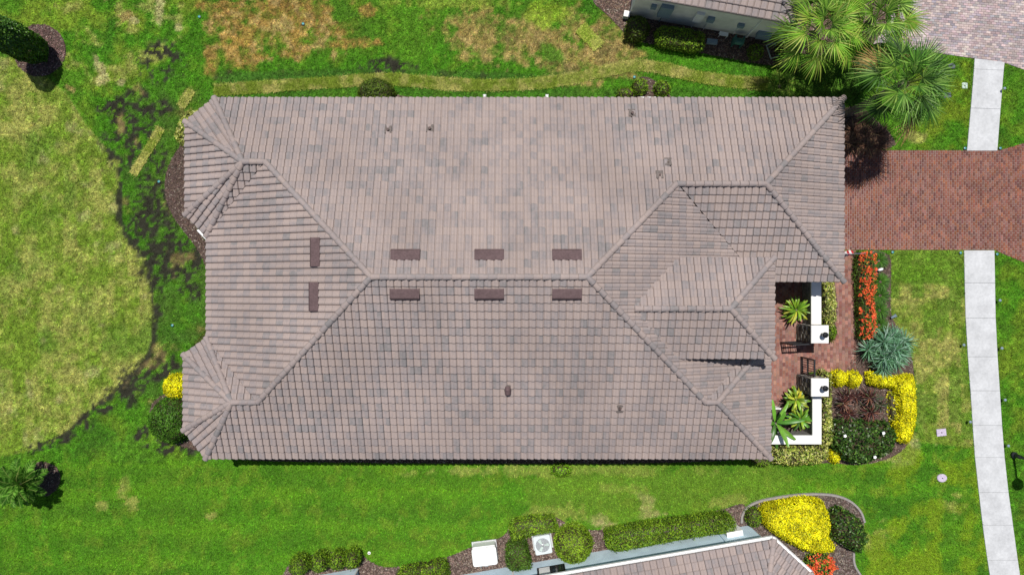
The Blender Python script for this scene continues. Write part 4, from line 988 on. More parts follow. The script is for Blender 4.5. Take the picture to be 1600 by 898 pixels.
shrub('clipped_bush', 'round lime-green clipped bush right of the air conditioner', ball(897, 855, 29, 1.0), 1.5, [((.17, .29, .014), 3), ((.23, .36, .02), 3), ((.1, .19, .012), 1)], edge=.7, leaf=.078, dens=900, flat_=.4, rough=.04)
shrub('clipped_hedge', 'long clipped green hedge along the pale wall', PP([(948, 833), (1000, 823), (1060, 815), (1140, 805), (1150, 818), (1148, 829), (1060, 843), (965, 861), (950, 856)], .9), 1.15, BOX, edge=.18, leaf=.078, dens=800, flat_=.75, rough=.05)
shrub('shrub_mass', 'broad bright yellow shrub inside the curved curb', PP([(1193, 803), (1200, 793), (1225, 788), (1262, 781), (1288, 785), (1297, 808), (1300, 822), (1296, 838), (1307, 855), (1302, 864), (1262, 862), (1235, 848), (1205, 828), (1195, 815)], .8), .95, YELL, edge=.25, leaf=.07, dens=950, flat_=.6, rough=.07)
shrub('shrub', 'small dark green shrub left of the broad yellow shrub', ball(1181, 810, (12, 15), .6), .75, BOX, edge=.3, leaf=.08, dens=500)
shrub('shrub', 'loose dark green shrub right of the broad yellow shrub', PP([(1300, 808), (1318, 797), (1335, 806), (1350, 818), (1358, 838), (1350, 866), (1335, 862), (1318, 850), (1302, 845)], .9), 1.15, DARK + [((.08, .165, .018), 3), ((.14, .23, .03), 1)], edge=.35, leaf=.12, dens=300, rough=.35, jitter=.8, mt_='gloss')
def fl_tips(pal, n, size, edge_=.1):
    def f(root, poly, h):
        x0, y0 = np.min(poly, 0); x1, y1 = np.max(poly, 0); x = RNG.uniform(x0, x1, n * 3); y = RNG.uniform(y0, y1, n * 3); i = inside(poly, x, y); x, y = x[i][:n], y[i][:n]
        d = seg_dist(poly, x, y); z = h * (.65 + .35 * np.sqrt(np.clip(d / .25, 0, 1))) + RNG.uniform(.0, .1, len(x))
        cs = []; ns = []
        for a, b, c in zip(x, y, z):
            for _ in range(7):
                cs.append((a + RNG.normal(0, size * .5), b + RNG.normal(0, size * .5), c + RNG.normal(0, size * .25))); ns.append((RNG.normal(0, .5), RNG.normal(0, .5), 1))
        cs = np.array(cs); ns = np.array(ns); ns /= np.linalg.norm(ns, axis=1, keepdims=True); L = RNG.uniform(.5, 1, len(cs)) * size
        V = leaf_quads(cs, ns, L, L * .7).reshape(-1, 3)
        o = link('blossoms', mesh_np('blossoms', V, np.arange(len(V)).reshape(-1, 4), np.repeat(pick(pal, len(cs)), 4, 0), M['leaf']), None, root); o['kind'] = 'stuff'
    return f
ORNG = [((.8, .115, .035), 4), ((.72, .07, .03), 2), ((.85, .2, .05), 2)]
shrub('flowering_shrub', 'orange-flowered shrub below the broad yellow shrub', ball(1284, 884, (22, 19), .6), .75, LIME, edge=.3, leaf=.08, dens=380, flowers=fl_tips(ORNG, 60, .13))
# -- front garden
shrub('flowering_hedge', 'long orange-flowered hedge beside the front walkway', PP([(1344, 393), (1366, 393), (1369, 420), (1368, 460), (1367, 500), (1369, 522), (1360, 530), (1347, 530), (1345, 480), (1343, 430)], .7), .85, [((.07, .14, .015), 3), ((.11, .2, .02), 3), ((.04, .09, .012), 2)], edge=.25, leaf=.08, dens=500, flowers=fl_tips(ORNG, 150, .105), rough=.14)
shrub('hedge', 'variegated hedge right of the upper courtyard wall', PP([(1286, 440), (1304, 440), (1307, 475), (1308, 500), (1303, 510), (1286, 508)], .7), .85, VARI, edge=.2, leaf=.1, dens=480, flat_=.6)
shrub('hedge', 'small green bush beside the upper gate pillar', ball(1301, 519, (8, 13), .5), .6, BOX, edge=.2, leaf=.078, dens=900)
shrub('hedge', 'narrow variegated hedge right of the lower courtyard wall', PP([(1287, 578), (1300, 584), (1301, 640), (1304, 668), (1300, 695), (1286, 697), (1286, 620), (1296, 618), (1296, 592), (1284, 590)], .7), .8, VARI, edge=.15, leaf=.1, dens=480, flat_=.6)
shrub('hedge', 'wide variegated hedge below the lower courtyard wall', PP([(1206, 697), (1296, 697), (1296, 716), (1280, 725), (1240, 727), (1208, 724)], .7), .85, VARI, edge=.2, leaf=.1, dens=480, flat_=.6)
shrub('bush', 'yellow ball bush, left one below the walkway end', ball(1314, 592, 12.5, .5), .65, YELL, group='pair of yellow balls', edge=.3, leaf=.07, dens=800, flat_=.35)
shrub('bush', 'yellow ball bush, right one below the walkway end', ball(1337, 593, 12.5, .5), .65, YELL, group='pair of yellow balls', edge=.3, leaf=.07, dens=800, flat_=.35)
shrub('bush', 'small yellow bush at the foot of the white-flowered shrub', ball(1306, 714, 9, .35), .45, YELL, edge=.2, leaf=.07, dens=800, stems=1)
shrub('hedge', 'bright yellow hedge curving round the right of the front bed', PP([(1400, 592), (1428, 586), (1430, 605), (1433, 645), (1430, 672), (1420, 693), (1408, 690), (1402, 668), (1406, 640), (1404, 615)], .6), .75, YELL, edge=.2, leaf=.07, dens=900, flat_=.6)
shrub('hedge', 'yellow hedge segment below the blue-green yucca', PP([(1361, 582), (1380, 585), (1402, 592), (1404, 606), (1385, 605), (1362, 601)], .6), .65, YELL, edge=.18, leaf=.07, dens=800, flat_=.6)
shrub('groundcover', 'patchy yellow-green plants between the red cordylines and yellow hedge', PP([(1392, 612), (1402, 620), (1404, 660), (1396, 660), (1392, 636)], .4), .45, VARI + YELL, edge=.15, leaf=.09, dens=300, jitter=.9)
def wflow(root, poly, h):
    for (ax, ay) in ((.72, .42), (-1.15, .28), (.3, -.75)):
        mb = MB()
        for k in range(5):
            a = k * 1.257; mb.poly([(ax, ay, h + .12), (ax + .07 * math.cos(a - .6), ay + .07 * math.sin(a - .6), h + .15), (ax + .085 * math.cos(a), ay + .085 * math.sin(a), h + .14), (ax + .07 * math.cos(a + .6), ay + .07 * math.sin(a + .6), h + .15)])
        mb.build('flower', M['white'], root)
shrub('flowering_shrub', 'dark green shrub with a few white flowers in the front bed', PP([(1300, 672), (1312, 660), (1335, 656), (1365, 662), (1393, 662), (1404, 682), (1398, 702), (1380, 716), (1350, 726), (1328, 722), (1306, 700)], .9), 1.1, DARK + [((.075, .16, .02), 3), ((.12, .22, .03), 1)], edge=.35, leaf=.13, dens=330, rough=.3, jitter=.8, mt_='gloss', flowers=wflow)
# -- north neighbour planting
shrub('clipped_hedge', 'clipped hedge in the shade of the cream neighbour house', PP([(1027, 45), (1036, 40), (1075, 45), (1101, 52), (1101, 74), (1085, 77), (1040, 70), (1027, 64)], .7), .9, LIME + BOX, edge=.2, leaf=.07, dens=650, flat_=.65)
shrub('bush', 'dark bush at the left end of the cream neighbour house', ball(997, 42, (18, 18), .8), 1.1, OLIV, edge=.45, leaf=.08, dens=550)
shrub('bush', 'small dark bush in the shade near the hose reel', ball(1183, 79, 11, .5), .65, BOX, edge=.3, leaf=.08, dens=500)
shrub('bush', 'dark bush beneath the left fan palm', ball(1240, 98, (24, 14), .5), .7, DARK, edge=.4, leaf=.09, dens=400, jitter=.8)
shrub('bush', 'olive shrub at the end of the cream neighbour house', ball(1233, 62, (13, 22), .8), 1.0, OLIV + [((.18, .14, .04), 1)], edge=.4, leaf=.09, dens=380, jitter=.8)

# -- strap-leaved plants
def strap(L, W, bend, k=5, fold=.25, tipw=.05, prof=None):
    """one leaf along +X rising then bending: list of (x,z,halfwidth)"""
    out = []; x = z = 0.0; a = 0.0
    for i in range(k + 1):
        t = i / k; wdt = W * (prof(t) if prof else (math.sin(math.pi * min(1, .25 + t * .75)) ** .7)) * .5
        out.append((x, z, max(wdt, tipw * W * .5))); a -= bend / k; x += L / k * math.cos(a); z += L / k * math.sin(a)
    return out
def rosette_np(n, L, W, bend, el0, el1, pal, k=5, spread=.03, center=(0, 0, 0), tw=0.12, prof=None):
    V = []; Q = []; C = []; cols = pick(pal, n)
    for i in range(n):
        t = i / max(1, n - 1); az = i * 2.39996 + random.uniform(-.25, .25); el = el0 + (el1 - el0) * t + random.uniform(-.12, .12)
        sc = random.uniform(.8, 1.12); sp = strap(L * sc, W, bend * random.uniform(.7, 1.3), k, prof=prof); ce, se = math.cos(el), math.sin(el); ca, sa = math.cos(az), math.sin(az)
        b = len(V)
        for (x, z, w) in sp:
            xx = x * ce - z * se; zz = x * se + z * ce
            for s in (-1, 0, 1):
                dz = abs(s) * w * .45
                px, py, pz = xx + spread - dz * se, s * w, zz + dz * ce
                V.append((center[0] + px * ca - py * sa, center[1] + px * sa + py * ca, center[2] + pz)); C.append(cols[i])
        for j in range(k):
            for s in (0, 1): Q.append((b + j * 3 + s, b + (j + 1) * 3 + s, b + (j + 1) * 3 + s + 1, b + j * 3 + s + 1))
    return np.array(V), np.array(Q), np.array(C)
def rosette_plant(name, label, loc, heads, pal, cat, group=None, mt_='leaf', stemh=.25):
    r = empty(name, (*loc, 0)); tag(r, label, cat, group)
    for (hx, hy, hz, n, L, W, bend) in heads:
        mb = MB(); mb.tube([(hx * .6, hy * .6, 0), (hx, hy, hz)], [.06, .04], 6); mb.build('stem', M['bark'], r)
        V, Q, C = rosette_np(n, L, W, bend, .1, 1.35, pal, center=(hx, hy, hz)); link('leaf_rosette', mesh_np('leaf_rosette', V, Q, C, M[mt_]), None, r)
    return r
YUC = [((.12, .27, .15), 3), ((.17, .34, .21), 3), ((.07, .18, .075), 3), ((.3, .45, .34), 1.5)]
c0 = P(1391, 546, .9)
rosette_plant('yucca', 'big blue-green spiky yucca clump beside the front lawn', c0, [(random.uniform(-.18, .18) + .72 * math.cos(a) * q, random.uniform(-.15, .15) + .75 * math.sin(a) * q, .95 - .35 * q + random.uniform(-.1, .15), 52, .66, .045, .5) for q, a in [(0, 0)] + [(.62, k * 1.05) for k in range(6)] + [(1.05, .4 + k * .7) for k in range(9)]], YUC, 'yucca')
CORD = [((.11, .035, .028), 3), ((.06, .025, .024), 3), ((.24, .1, .06), 1.5), ((.04, .024, .022), 3), ((.12, .12, .05), 1)]
for k, (x, y, lb) in enumerate(((1325, 625, 'leftmost'), (1350, 622, 'upper middle'), (1372, 628, 'right and greenest'), (1332, 645, 'lower left'), (1362, 648, 'lower right'))):
    pal = CORD if k != 2 else [((.05, .08, .035), 3), ((.09, .11, .05), 2), ((.1, .05, .04), 2)]
    rosette_plant('cordyline', f'{lb} of the dark red cordylines in the mulch bed', P(x, y, .5), [(random.uniform(-.3, .3), random.uniform(-.25, .25), .22 + .1 * q, 30, .5, .04, .8) for q in range(4)], pal, 'plant', 'red cordylines in the front bed', 'gloss')
# leafy plants with broad single leaves
def leafy(name, label, loc, n, L, W, pal, cat='plant', h0=.35, bend=1.2, group=None, el=(.15, 1.3), mt_='gloss', center=(0, 0)):
    r = empty(name, (*loc, 0)); tag(r, label, cat, group); cols = pick(pal, n)
    mb = MB(); mb.tube([(0, 0, 0), (0, 0, h0 + .05)], [.07, .05], 7); mb.build('stem', M['bark'], r)
    for i in range(n):
        t = i / max(1, n - 1); az = i * 2.39996 + random.uniform(-.3, .3); e = el[0] + (el[1] - el[0]) * t
        V, Q, C = rosette_np(1, L * random.uniform(.8, 1.15), W * random.uniform(.8, 1.2), bend, 0, 0, pal, k=6, prof=lambda t: (.22 + .95 * math.sin(math.pi * min(1, t * .96)) ** .8) if t > .02 else .2)
        # turn the single leaf
        az0 = math.atan2(V[-2][1], V[-2][0]); c, s = math.cos(-az0), math.sin(-az0); V = np.stack([V[:, 0] * c - V[:, 1] * s, V[:, 0] * s + V[:, 1] * c, V[:, 2]], 1)
        o = link('leaf', mesh_np('leaf', V, Q, C, M[mt_]), None, r); o.location = (.03 * math.cos(az), .03 * math.sin(az), h0 * (.75 + .35 * t)); o.rotation_euler = (random.uniform(-.3, .3), -e, az)
    return r
CROT = [((.3, .4, .03), 3), ((.2, .33, .025), 3), ((.42, .45, .05), 2), ((.12, .24, .02), 2), ((.5, .4, .03), .6)]
GRNL = [((.09, .25, .02), 3), ((.13, .31, .03), 3), ((.06, .17, .02), 2)]
LAP = [(1240, 478), (1252, 492), (1247, 483)]
leafy('leafy_plant', 'yellow-green leafy plant beside the upper courtyard wall', P(1247, 484, .8), 60, .7, .085, CROT[1:4] + [((.16, .3, .02), 3)], h0=.55)
leafy('leafy_plant', 'yellow crinkled croton below the lower gate pillar', P(1245, 624, .8), 58, .6, .115, CROT, h0=.7)
leafy('leafy_plant', 'green croton inside the lower courtyard corner', P(1252, 655, .8), 50, .68, .1, GRNL + CROT[:2], h0=.6)
leafy('leafy_plant', 'long-leaved green plant in the white planter box', (12.85, -6.6), 12, 1.2, .18, GRNL, h0=1.1, bend=.7, el=(.1, .9))
pot = empty('plant_pot', (*P(1235, 651, .3), 0)); tag(pot, 'dark blue pot between the courtyard crotons', 'pot')
mb = MB(); mb.rev([(.11, 0), (.17, .2), (.19, .36), (.2, .38), (.17, .38), (.15, .33)], n=14); mb.build('pot_body', M['navy'], pot, smooth=True)
mb = MB(); mb.rev([(.149, .30), (.149, .331)], n=14); mb.build('soil', M['soilm'], pot)
# liriope clumps right of the orange hedge
LIR = [((.06, .16, .02), 3), ((.09, .22, .025), 3), ((.04, .11, .015), 2)]
for k, (x, y, lb) in enumerate(((1377, 407, 'topmost grassy clump right of the orange hedge'), (1379, 440, 'second grassy clump right of the orange hedge'), (1379, 462, 'third grassy clump right of the orange hedge'), (1378, 485, 'fourth grassy clump right of the orange hedge'), (1377, 508, 'lowest grassy clump right of the orange hedge'))):
    r = empty('grass_clump', (*P(x, y, .25), 0)); tag(r, lb, 'grass clump', 'grassy clumps')
    V, Q, C = rosette_np(300, .52, .022, 1.5, .5, 1.45, LIR, k=4, spread=.05); V[:, :2] *= 1.0
    link('leaf_tuft', mesh_np('leaf_tuft', V, Q, C, M['leaf']), None, r)
r = empty('grass_clump', (*P(1358, 206, .5), 0)); tag(r, 'reddish brown ornamental grass clump at the driveway corner', 'grass clump')
RG = [((.2, .095, .06), 3), ((.28, .15, .085), 2), ((.1, .055, .04), 3), ((.36, .24, .12), 1)]
for (ax, ay) in ((0, 0), (.6, -.1), (-.6, .1), (.1, -.55), (-.5, -.5), (.55, -.6), (-.1, .5), (-.9, -.5)):
    V, Q, C = rosette_np(150, .75, .022, 1.3, .35, 1.4, RG, k=4, spread=.06, center=(ax, ay, .05)); link('leaf_tuft', mesh_np('leaf_tuft', V, Q, C, M['leaf']), None, r)

# -- palms
def fan_frond(seed, pal, pet=1.2, blade=.95):
    r = random.Random(seed); tint = (.6, 1.0, 1.35, .8, 1.15)[seed % 5]; tip = r.uniform(0, .5); V = []; Q = []; C = []
    pc = (.2, .26, .06); k = 4; pts = [(pet * t, 0, .1 * math.sin(t * 2.4) - .06 * t) for t in np.linspace(0, 1, k)]
    for (x, y, z) in pts:
        for s, q in ((-1, 0), (0, .018), (1, 0)): V.append((x, s * .022, z + q)); C.append(pc)
    for j in range(k - 1):
        for s in (0, 1): Q.append((j * 3 + s, (j + 1) * 3 + s, (j + 1) * 3 + s + 1, j * 3 + s + 1))
    hx, hy, hz = pts[-1]; n = 30
    for i in range(n):
        a = math.radians(-112 + 224 * i / (n - 1)); L = blade * (1 - .22 * abs(a) / 2.4) * r.uniform(.88, 1.08); droop = r.uniform(.25, .6)
        c = tuple(np.array(pal[r.randrange(len(pal))]) * r.uniform(.75, 1.3) * tint); b = len(V)
        for t, w in ((0.02, .004), (.35, .03), (.65, .022), (1.0, .003)):
            rad = L * t; x = hx + rad * math.cos(a); y = hy + rad * math.sin(a); z = hz + .18 * abs(math.sin(a)) * t - droop * t ** 2.2 * L * .7 - .5 * rad * math.cos(a)
            nx_, ny_ = -math.sin(a) * w, math.cos(a) * w; zz = (.012 if i % 2 else -.012)
            for s in (-1, 1): V.append((x + nx_ * s, y + ny_ * s, z + zz * s)); C.append(c)
        for j in range(3): Q.append((b + 2 * j, b + 2 * j + 2, b + 2 * j + 3, b + 2 * j + 1))
    return mesh_np('frond', V, Q, C, M['leaf'])
FG = [(.1, .22, .02), (.15, .3, .03), (.24, .38, .06), (.05, .13, .015)]
FY = [(.14, .3, .022), (.21, .37, .035), (.1, .23, .016), (.25, .31, .05)]
FD = [(.3, .2, .07), (.24, .24, .05), (.36, .26, .1)]
FRN = {'g': [fan_frond(s, FG) for s in range(1, 6)], 'y': [fan_frond(s, FY) for s in range(21, 25)], 'd': [fan_frond(9, FD)]}
BLU = [(.06, .165, .018), (.1, .24, .028), (.04, .11, .014), (.18, .33, .06)]
FRN['b'] = [fan_frond(s, BLU) for s in range(11, 16)]
def fan_palm(label, px, py, zc, nf, seed, kinds, sc=1.0):
    x, y = P(px, py, zc); r = empty('fan_palm', (x, y, 0)); tag(r, label, 'palm tree', 'fan palms'); rr = random.Random(seed)
    mb = MB(); mb.tube([(0, 0, 0), (.05, .03, zc * .35), (.02, .05, zc * .7), (0, 0, zc + .1)], [.2, .16, .15, .2], 12); mb.build('trunk', M['bark'], r)
    for i in range(nf):
        t = i / (nf - 1); az = i * 2.39996 + rr.uniform(-.2, .2); el = math.radians(78 - 88 * t + rr.uniform(-10, 10)); kd = 'd' if (t > .9 and rr.random() < .5) else rr.choice(kinds)
        me = rr.choice(FRN[kd]); o = bpy.data.objects.new('frond', me); COL.objects.link(o); o.parent = r
        s = sc * rr.uniform(.9, 1.08) * (.72 + .33 * min(1, t * 1.6)); o.scale = (s, s, s); o.location = (.08 * math.cos(az), .08 * math.sin(az), zc + .15 - .25 * t); o.rotation_euler = (rr.uniform(-.35, .35), -el, az)
fan_palm('leftmost fan palm with light green fronds beside the cream house', 1281, 48, 3.6, 23, 1, 'gyy', 1.0)
fan_palm('middle fan palm with green fronds over the mauve pavers', 1363, 34, 3.6, 24, 2, 'ggy', 1.0)
fan_palm('rightmost fan palm with dark green fronds above the driveway', 1412, 132, 5.0, 25, 3, 'gbb', 1.0)
sp = P(1222, 132, .4); r = empty('fan_palm', (*sp, 0)); tag(r, 'small pale fan palm seedling at the north-east eave', 'palm tree')
for i in range(7):
    o = bpy.data.objects.new('frond', FRN['y'][i % 2]); COL.objects.link(o); o.parent = r; o.scale = (.42,) * 3; o.location = (0, 0, .12); o.rotation_euler = (0, -math.radians(65 - i * 8), i * 2.4)
mb = MB(); mb.rev([(.07, 0), (.06, .1), (.03, .2)], n=8); mb.build('trunk', M['bark'], r)
def feather_frond(seed, L=1.35):
    r = random.Random(seed); V = []; Q = []; C = []; N = 26; pts = []
    for i in range(N + 1):
        t = i / N; pts.append((L * t * (1 - .12 * t), 0, L * (.28 * t - .55 * t * t)))
    for i, (x, y, z) in enumerate(pts):
        for s in (-1, 1): V.append((x, s * .012, z)); C.append((.25, .3, .08))
    for i in range(N): Q.append((2 * i, 2 * i + 2, 2 * i + 3, 2 * i + 1))
    for i in range(2, N):
        t = i / N; x, y, z = pts[i]; ln = .34 * math.sin(math.pi * (.15 + .8 * t)) ** .8
        for s in (-1, 1):
            c = tuple(np.array([(.035, .115, .009), (.065, .19, .014), (.17, .37, .05)][r.randrange(3)]) * r.uniform(.8, 1.25)); b = len(V); a = r.uniform(.6, .85)
            for q, w in ((0, .02), (.5, .046), (1, .005)):
                V.append((x + ln * q * math.cos(a) * .8 - w, s * ln * q * math.sin(a + .25), z + .06 * q - .14 * q * q)); V.append((x + ln * q * math.cos(a) * .8 + w, s * ln * q * math.sin(a + .25), z + .06 * q - .14 * q * q)); C += [c, c]
            for j in range(2): Q.append((b + 2 * j, b + 2 * j + 2, b + 2 * j + 3, b + 2 * j + 1))
    return mesh_np('frond', V, Q, C, M['leaf'])
x, y = P(30, 756, 1.5); r = empty('feather_palm', (x, y, 0)); tag(r, 'small feathery palm at the lower left edge', 'palm tree')
mb = MB(); mb.tube([(0, 0, 0), (0, 0, .7), (0, 0, 1.4)], [.16, .14, .15], 10); mb.build('trunk', M['bark'], r)
ff = [feather_frond(s) for s in (1, 2, 3)]
for i in range(30):
    t = i / 29; az = i * 2.39996; o = bpy.data.objects.new('frond', ff[i % 3]); COL.objects.link(o); o.parent = r; s = random.uniform(.85, 1.08); o.scale = (s, s, s)
    o.location = (.05 * math.cos(az), .05 * math.sin(az), 1.4); o.rotation_euler = (random.uniform(-.2, .2), -math.radians(70 - 72 * t), az)

# -- columnar tree top left
x, y = P(66, 84); r = empty('columnar_tree', (x, y, 0)); tag(r, 'tall dense dark green tree in the mulch ring at top left', 'tree')
mb = MB(); mb.tube([(0, 0, 0), (.02, .03, .7), (0, 0, 2.2), (.03, 0, 3.6)], [.13, .11, .08, .03], 9)
for k in range(9):
    a = k * 2.4; z = .7 + k * .3; mb.tube([(0, 0, z), (.35 * math.cos(a), .35 * math.sin(a), z + .35), (.7 * math.cos(a), .7 * math.sin(a), z + .6)], [.04, .025, .01], 5)
mb.build('trunk', M['bark'], r)
n = 15000; az = RNG.random(n) * 6.283; zz = RNG.uniform(.35, 4.3, n); rad = .86 * np.sqrt(np.clip(1 - ((zz - 2.0) / 2.5) ** 2, .02, 1)); lump = .72 + .5 * fbm(az * 1.6, zz * .9, 1.1, 4, 3)
rr_ = rad * lump * (1 - np.abs(RNG.normal(0, .13, n))); c = np.stack([rr_ * np.cos(az), rr_ * np.sin(az), zz], 1)
nr = np.stack([np.cos(az), np.sin(az), (zz - 2.0) / 2.5 + .3], 1) + RNG.normal(0, .6, (n, 3)); nr /= np.linalg.norm(nr, axis=1, keepdims=True); L = RNG.uniform(.08, .15, n)
V = leaf_quads(c, nr, L, L * .5).reshape(-1, 3); col = pick([((.035, .1, .012), 3), ((.065, .165, .015), 3), ((.12, .25, .02), 1.5)], n)
link('crown', mesh_np('crown', V, np.arange(4 * n).reshape(-1, 4), np.repeat(col, 4, 0), M['gloss']), None, r)

# ------------------------------------------------------------------ garden fittings
# concrete curb round the south-east bed
def curb(label, line, w=.13, h=.1):
    pts = smooth_poly([P(*p) for p in line], 3, False); L, R = strip(pts, w); mb = MB()
    sec = [[(*l, 0), (*[a + (b - a) * .12 for a, b in zip(l, rr)], h), (*[a + (b - a) * .88 for a, b in zip(l, rr)], h), (*rr, 0)] for l, rr in zip(L, R)]
    V = [p for s in sec for p in s]; k = 4; Q = [(i * k + j, (i + 1) * k + j, (i + 1) * k + j + 1, i * k + j + 1) for i in range(len(sec) - 1) for j in range(3)] + [(0, 1, 2, 3), tuple(range(len(V) - 4, len(V)))]
    mb.add(V, Q); o = mb.build('garden_curb', M['curb'], None); tag(o, label, 'curb')
curb('curved grey concrete curb round the yellow shrub bed', [(1158, 816), (1159, 802), (1170, 788), (1195, 779), (1250, 771), (1296, 771), (1325, 779), (1344, 796), (1350, 815)])
curb('short grey curb at the bottom of the yellow shrub bed', [(1333, 862), (1333, 880), (1342, 895), (1356, 915)])
def ground_light(px, py, label, kind='spike'):
    x, y = P(px, py); r = empty('ground_light', (x, y, 0)); tag(r, label, 'light', 'small garden lights')
    mb = MB(); mb.rev([(.075, 0), (.085, .03), (.085, .055), (.065, .06)], n=12); mb.build('housing', M['black'], r)
    mb = MB(); mb.rev([(.058, .05), (.058, .066), (.03, .075)], n=12); mb.build('lens', M['teal'], r)
for px, py, lb in ((312, 27, 'teal ground light in the green turf left of the brown patch'), (474, 38, 'teal ground light in the brown turf at the top'), (249, 284, 'teal ground light beside the slanting sod strip'), (270, 508, 'teal ground light left of the lower west eave'), (991, 121, 'teal ground light beside the lime bush on the north side'),
    (1507, 232, 'ground light at the driveway, left of the short sidewalk'), (1562, 232, 'ground light at the driveway, right of the short sidewalk'), (1500, 395, 'ground light below the driveway, left of the sidewalk'), (1557, 397, 'ground light below the driveway, right of the sidewalk'), (1394, 394, 'ground light at the driveway corner of the front bed')): ground_light(px, py, lb)
def path_light(px, py, label):
    x, y = P(px, py); r = empty('path_light', (x, y, 0)); tag(r, label, 'light', 'small garden lights')
    mb = MB(); mb.tube([(0, 0, 0), (0, 0, .3)], .012, 6); mb.build('stake', M['black'], r)
    mb = MB(); mb.rev([(.03, .27), (.075, .3), (.06, .33), (.02, .35)], n=10); mb.build('shade', M['greyblue'], r)
for px, py, lb in ((1556, 469, 'topmost path light right of the long sidewalk'), (1559, 543, 'second path light down right of the long sidewalk'), (1564, 623, 'third path light down right of the long sidewalk'), (1569, 694, 'lowest path light right of the long sidewalk, above the lamp'), (1500, 538, 'upper path light in the front lawn left of the sidewalk'), (1510, 657, 'lower path light in the front lawn left of the sidewalk'), (1563, 141, 'path light beside the short sidewalk at top right')): path_light(px, py, lb)
def cover(name, label, px, py, w, d, m, h=.035, rz=0, oval=False, hole=None):
    x, y = P(px, py); r = empty(name, (x, y, 0), rz); tag(r, label, 'cover')
    mb = MB()
    if oval: mb.rev([(1, 0), (1, h * .7), (.9, h), (.3, h + .004)], n=18, M=Matrix.Diagonal((w / 2, d / 2, 1, 1)))
    else: mb.box(-w / 2, w / 2, -d / 2, d / 2, 0, h, bev=.012)
    mb.build('lid', m, r)
    mb = MB(); mb.box(-.03, .03, -.02, .02, h, h + .012); mb.build('handle', hole or M['black'], r)
cover('valve_cover', 'dark oval valve cover, upper one beside the right fan palm', 1486, 104, .42, .3, M['valve'], oval=True)
cover('valve_cover', 'dark valve cover, lower one beside the right fan palm', 1480, 149, .36, .26, M['valve'], rz=.1)
cover('utility_cover', 'pale patterned utility cover half under the palm fronds', 1469, 120, .5, .38, M['pale'], rz=.15)
cover('utility_cover', 'small square pale cover beside the short sidewalk', 1507, 134, .28, .3, M['pale'])
cover('utility_cover', 'pale mauve cover on the dry patch right of the yellow hedge', 1470, 675, .48, .36, M['mauve'], .07, .1)
cover('utility_cover', 'pale mauve rounded cover in the lawn below the other one', 1471, 746, .5, .42, M['mauve'], .08, oval=True)
cover('utility_cover', 'small white cover where mulch meets lawn at the bottom', 577, 863, .16, .16, M['white'], .05, oval=True)
# street lamp
x, y = P(1583, 710); r = empty('street_lamp', (x, y, 0)); tag(r, 'black street lamp standing right of the sidewalk', 'street lamp')
mb = MB(); mb.rev([(.16, 0), (.16, .12), (.1, .18), (.1, .5), (.065, .6), (.055, 3.6), (.05, 3.7)], n=14); mb.build('pole', M['black'], r)
mb = MB(); mb.rev([(.05, 3.68), (.14, 3.75), (.22, 4.0), (.24, 4.25), (.22, 4.3)], n=16); mb.build('globe', M['glass'], r, smooth=True)
mb = MB(); mb.rev([(.3, 4.28), (.3, 4.32), (.18, 4.45), (.05, 4.52), (.02, 4.65)], n=16); mb.build('cap', M['black'], r)
# air conditioner
def rbox(x0, x1, y0, y1, z0, z1, rad, mb, n=4):
    pts = []
    for cx, cy, a0 in ((x1 - rad, y1 - rad, 0), (x0 + rad, y1 - rad, 90), (x0 + rad, y0 + rad, 180), (x1 - rad, y0 + rad, 270)):
        for i in range(n + 1): a = math.radians(a0 + 90 * i / n); pts.append((cx + rad * math.cos(a), cy + rad * math.sin(a)))
    k = len(pts); b = .02; mx, my = (x0 + x1) / 2, (y0 + y1) / 2
    ins = [(mx + (p[0] - mx) * .96, my + (p[1] - my) * .96) for p in pts]
    V = [(*p, z0) for p in pts] + [(*p, z1 - b) for p in pts] + [(*p, z1) for p in ins]
    mb.add(V, [(i, (i + 1) % k, k + (i + 1) % k, k + i) for i in range(k)] + [(k + i, k + (i + 1) % k, 2 * k + (i + 1) % k, 2 * k + i) for i in range(k)] + [tuple(range(2 * k, 3 * k)), tuple(range(k - 1, -1, -1))])
x, y = P(848, 851, .85); r = empty('air_conditioner', (x, y, 0), math.radians(9.8)); tag(r, 'pale square air conditioner with round fan grille between clipped hedges', 'air conditioner')
mb = MB(); mb.box(-.5, .5, -.5, .5, 0, .06); mb.build('pad', M['concrete'], r)
mb = MB(); rbox(-.42, .42, -.46, .46, .06, .86, .08, mb); mb.build('cabinet', M['ac'], r)
for k in range(14):
    mb = MB(); xx = -.36 + k * .055; mb.box(xx, xx + .02, .46, .475, .1, .8); mb.build('louver', M['ac'], r)
mb = MB(); mb.rev([(.345, .86), (.345, .865)], n=24); fw = mb.build('fan_well', M['steel'], r)
for k in range(7):
    R_ = .07 + k * .042; mb = MB(); mb.tube([(R_ * math.cos(a), R_ * math.sin(a), .9 - .02 * (k / 6) ** 2) for a in np.linspace(0, 2 * math.pi, 25)], .006, 4); mb.build('grille_ring', M['ac'], r)
for k in range(3):
    a = k * 2.094; mb = MB(); c, s = math.cos(a), math.sin(a); q = [(.05, -.02, .872), (.3, -.09, .868), (.3, .07, .888), (.05, .03, .884)]
    mb.poly([(px_ * c - py_ * s, px_ * s + py_ * c, pz) for px_, py_, pz in q]); mb.build('fan_blade', M['pale'], fw)
mb = MB(); mb.rev([(.06, .866), (.06, .9), (.03, .91)], n=12); mb.build('fan_hub', M['steel'], fw)
x, y = P(757, 868, .75); r = empty('utility_cabinet', (x, y, 0), math.radians(7)); tag(r, 'white rounded cabinet standing in the mulch at the bottom', 'cabinet')
mb = MB(); mb.box(-.62, .62, -.5, .5, 0, .07); mb.build('pad', M['concrete'], r)
